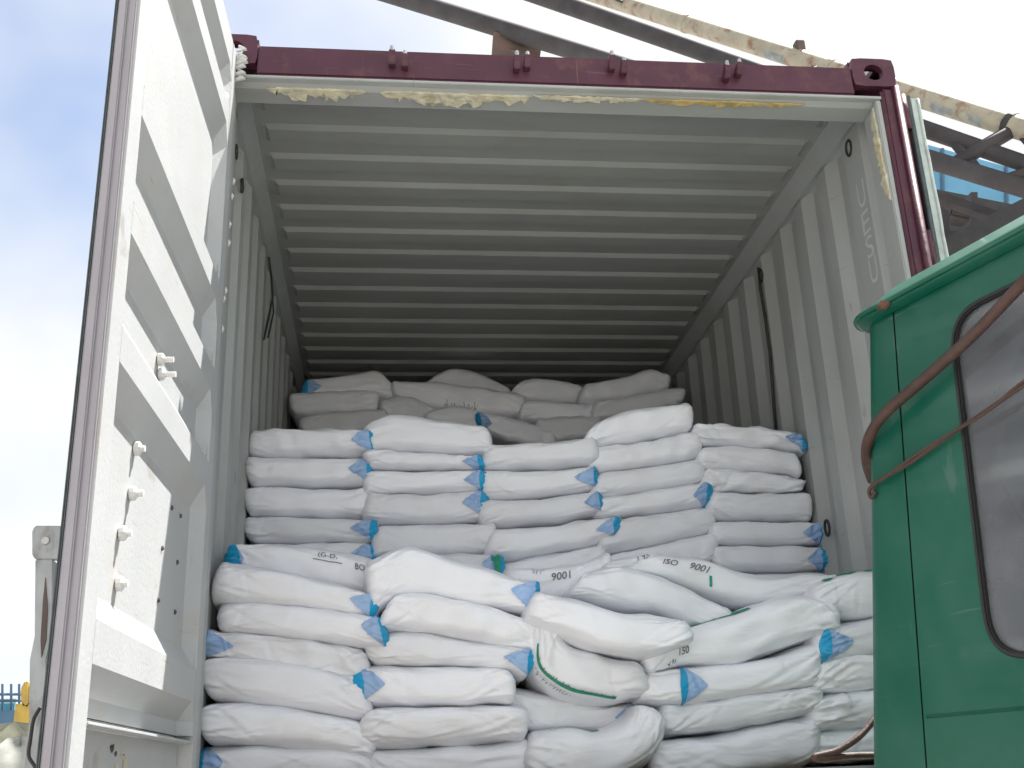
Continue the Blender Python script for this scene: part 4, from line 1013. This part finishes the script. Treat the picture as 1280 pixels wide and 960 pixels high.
quad_prism([(1190, 252), (1216, 256), (1214, 274), (1188, 268)], 6.3, .2, 'winch_drum', MT['darkpipe'], hk, .02)
quad_prism([(1185, 288), (1290, 300), (1290, 310), (1185, 298)], 6.4, .12, 'roof_beam', MT['darkpipe'], hk)
for (xa, ya), (xb, yb), dz in (((1168, 236), (1460, 300), 0),):
    pass
for px in (1200, 1300, 1400):
    Pq = at(px, 420, 7.9); m = MB(); m.box(Pq[0]-.12, Pq[0]+.12, 7.7, 7.95, GZ, Pq[2]); m.build('leg', MT['chassis'], hk)
bs = empty('blue_shed', (9.5, 11, GZ), 'light blue sheet-metal structure seen between the boom pipes', 'shed')
quad_prism([(1128, 172), (1210, 195), (1330, 228), (1500, 275), (1500, 620), (1128, 600)], 11.0, 2.0, 'wall', MT['bluesheet'], bs)
for px in (1178, 1258):
    Pq = [at(px, 100+ (px-1128)*.28+72, 10.99), at(px+2, 600, 10.99)]
    m = MB(); m.tube([Pq[0], Pq[1]], .03, 6); m.build('wall_rib', MT['farblue'], bs)
m = MB(); Pq = at(1300, 600, 11); m.box(Pq[0]-3, Pq[0]+3, 11.1, 12.9, GZ, Pq[2]); m.build('plinth', MT['bluesheet'], bs)
# slack wire rope over the boom
pts = [at(745, -14, 8.0), at(780, 3, 8.0), at(815, 8, 8.0), at(836, 13, 8.0)]
m = MB(); m.tube(smooth_path(pts), .018, 8); wrp = m.build('boom_cable', MT['wire'], None, smooth=True); tag(wrp, 'thin black cable lying over the cream boom pipe', 'cable')
m = MB(); m.tube(smooth_path([at(780, 3, 8.0), at(800, 4, 8.0), at(836, 12, 8.02)]), .012, 8); m.build('cable_strand', MT['wire'], wrp, smooth=True)

# ================================================================== LEFT BACKGROUND
PY = .55
def lp(x, y, Y=PY): return Vector(at(x, y, Y))
post = empty('steel_post', (lp(50, 900).x, PY, GZ), 'weathered grey steel post with bolted plate behind the left door', 'post')
m = MB(); m.prism([lp(44, 657), lp(76, 657), lp(76, 699), lp(44, 699), lp(40, 694), lp(40, 663)], (0, .03, 0)); m.build('plate', MT['galv'], post, bevel=.003)
c = lp(57, 676); m = MB(); m.tube([c+Vector((0, -.006, 0)), c+Vector((0, .01, 0))], .013, 12); m.build('plate_bolt', MT['steel'], post)
zb = GZ
b0, b1_ = lp(36, 905), lp(62, 905)
m = MB(); m.prism([lp(44, 699.2), lp(66, 699.2), lp(66, 790), lp(58, 825), lp(60, 905), Vector((b1_.x, PY, zb)), Vector((b0.x, PY, zb)), lp(36, 905), lp(37, 825), lp(43, 795)], (0, .05, 0))
m.build('shaft', MT['galv'], post, bevel=.003)
m = MB(); m.prism([lp(57, 722), lp(60, 760), lp(58, 800), lp(52, 822), lp(51, 800), lp(54, 750)], (0, -.004, 0)); m.build('rust_slot', MT['brownplate'], post)
pts = [lp(50, 885, .48), lp(42, 900, .47), lp(38, 925, .46), lp(36, 945, .46), lp(44, 960, .47), lp(50, 985, .48)]
tag(MB().tube(smooth_path(pts), .006, 8).build('dangling_cable', MT['wire'], None, smooth=True), 'black cable dangling from the weathered steel post', 'cable')
# tarpaulin covered bundles
def bundle(name, px, ptop, w, Y, mt, lab, seed):
    g = np.random.RandomState(seed); c = at(px, ptop, Y); top = c[2]; m = MB(); n, k = 28, 12; vs = []
    for i in range(k+1):
        v_ = i/k; z = top-(top-GZ)*(1-math.cos(v_*math.pi/2)) if i < k else GZ
        r_ = w*(math.sin(v_*math.pi/2)**.6)
        for j in range(n):
            q = 2*math.pi*j/n; rr = r_*(1+.10*math.sin(5*q+seed)+.05*math.sin(11*q+v_*4+seed))
            vs.append((c[0]+rr*math.cos(q), Y+rr*.8*math.sin(q), z+.04*math.sin(4*q+seed)*(1-v_)))
    fs = [(i*n+j, i*n+(j+1) % n, (i+1)*n+(j+1) % n, (i+1)*n+j) for i in range(k) for j in range(n)]
    m.add(vs, fs); return tag(m.build(name, mt, None, smooth=True), lab, 'tarpaulin', 'covered bundles at the lower left')
bundle('tarpaulin_bundle', 18, 908, .55, 7.0, MT['khaki'], 'khaki tarpaulin bundle at the lower left, farther one', 1)
bundle('tarpaulin_bundle', 26, 926, .50, 6.0, MT['greytarp'], 'grey tarpaulin bundle at the lower left, nearer one', 4)
# moored barge with rail and yellow winch
bg_ = empty('barge', (at(-40, 900, 16)[0], 16, GZ), 'blue and teal barge with thin railings far off at lower left', 'boat')
def far_box(x0, x1, ytop, Y, dY, name, mt, parent):
    a, b = at(x0, ytop, Y), at(x1, ytop, Y); m = MB(); m.box(a[0], b[0], Y, Y+dY, GZ+.02, a[2]); return m.build(name, mt, parent)
far_box(-160, 26, 893, 16, 3, 'hull', MT['farblue'], bg_)
far_box(-150, 18, 884, 17, 1.5, 'deckhouse', MT['farteal'], bg_)
far_box(-150, 20, 878, 17.4, .8, 'deckhouse_roof', MT['doorwhite'], bg_)
for px in (3, 14, 24):
    a = at(px, 855, 16.2); b = at(px, 893, 16.2); m = MB(); m.tube([b, a], .02, 6); m.build('railing_post', MT['farblue'], bg_)
for py in (868, 876):
    m = MB(); m.tube([at(-60, py, 16.2), at(28, py, 16.2)], .022, 6); m.build('rail_bar', MT['farblue'], bg_)
yw = empty('yellow_winch', (at(30, 880, 12)[0], 12, GZ), 'yellow machine arm beside the weathered steel post', 'machine')
m = MB(); m.prism([at(25, 862, 12), at(31, 850, 12), at(37, 855, 12), at(36, 882, 12), at(30, 884, 12), at(26, 878, 12)], (0, .3, 0)); m.build('arm', MT['yellow'], yw, bevel=.02)
a = at(32, 880, 12.1); m = MB(); m.box(a[0]-.10, a[0]+.12, 12.02, 12.3, GZ, a[2]); m.build('mast', MT['yellow'], yw)
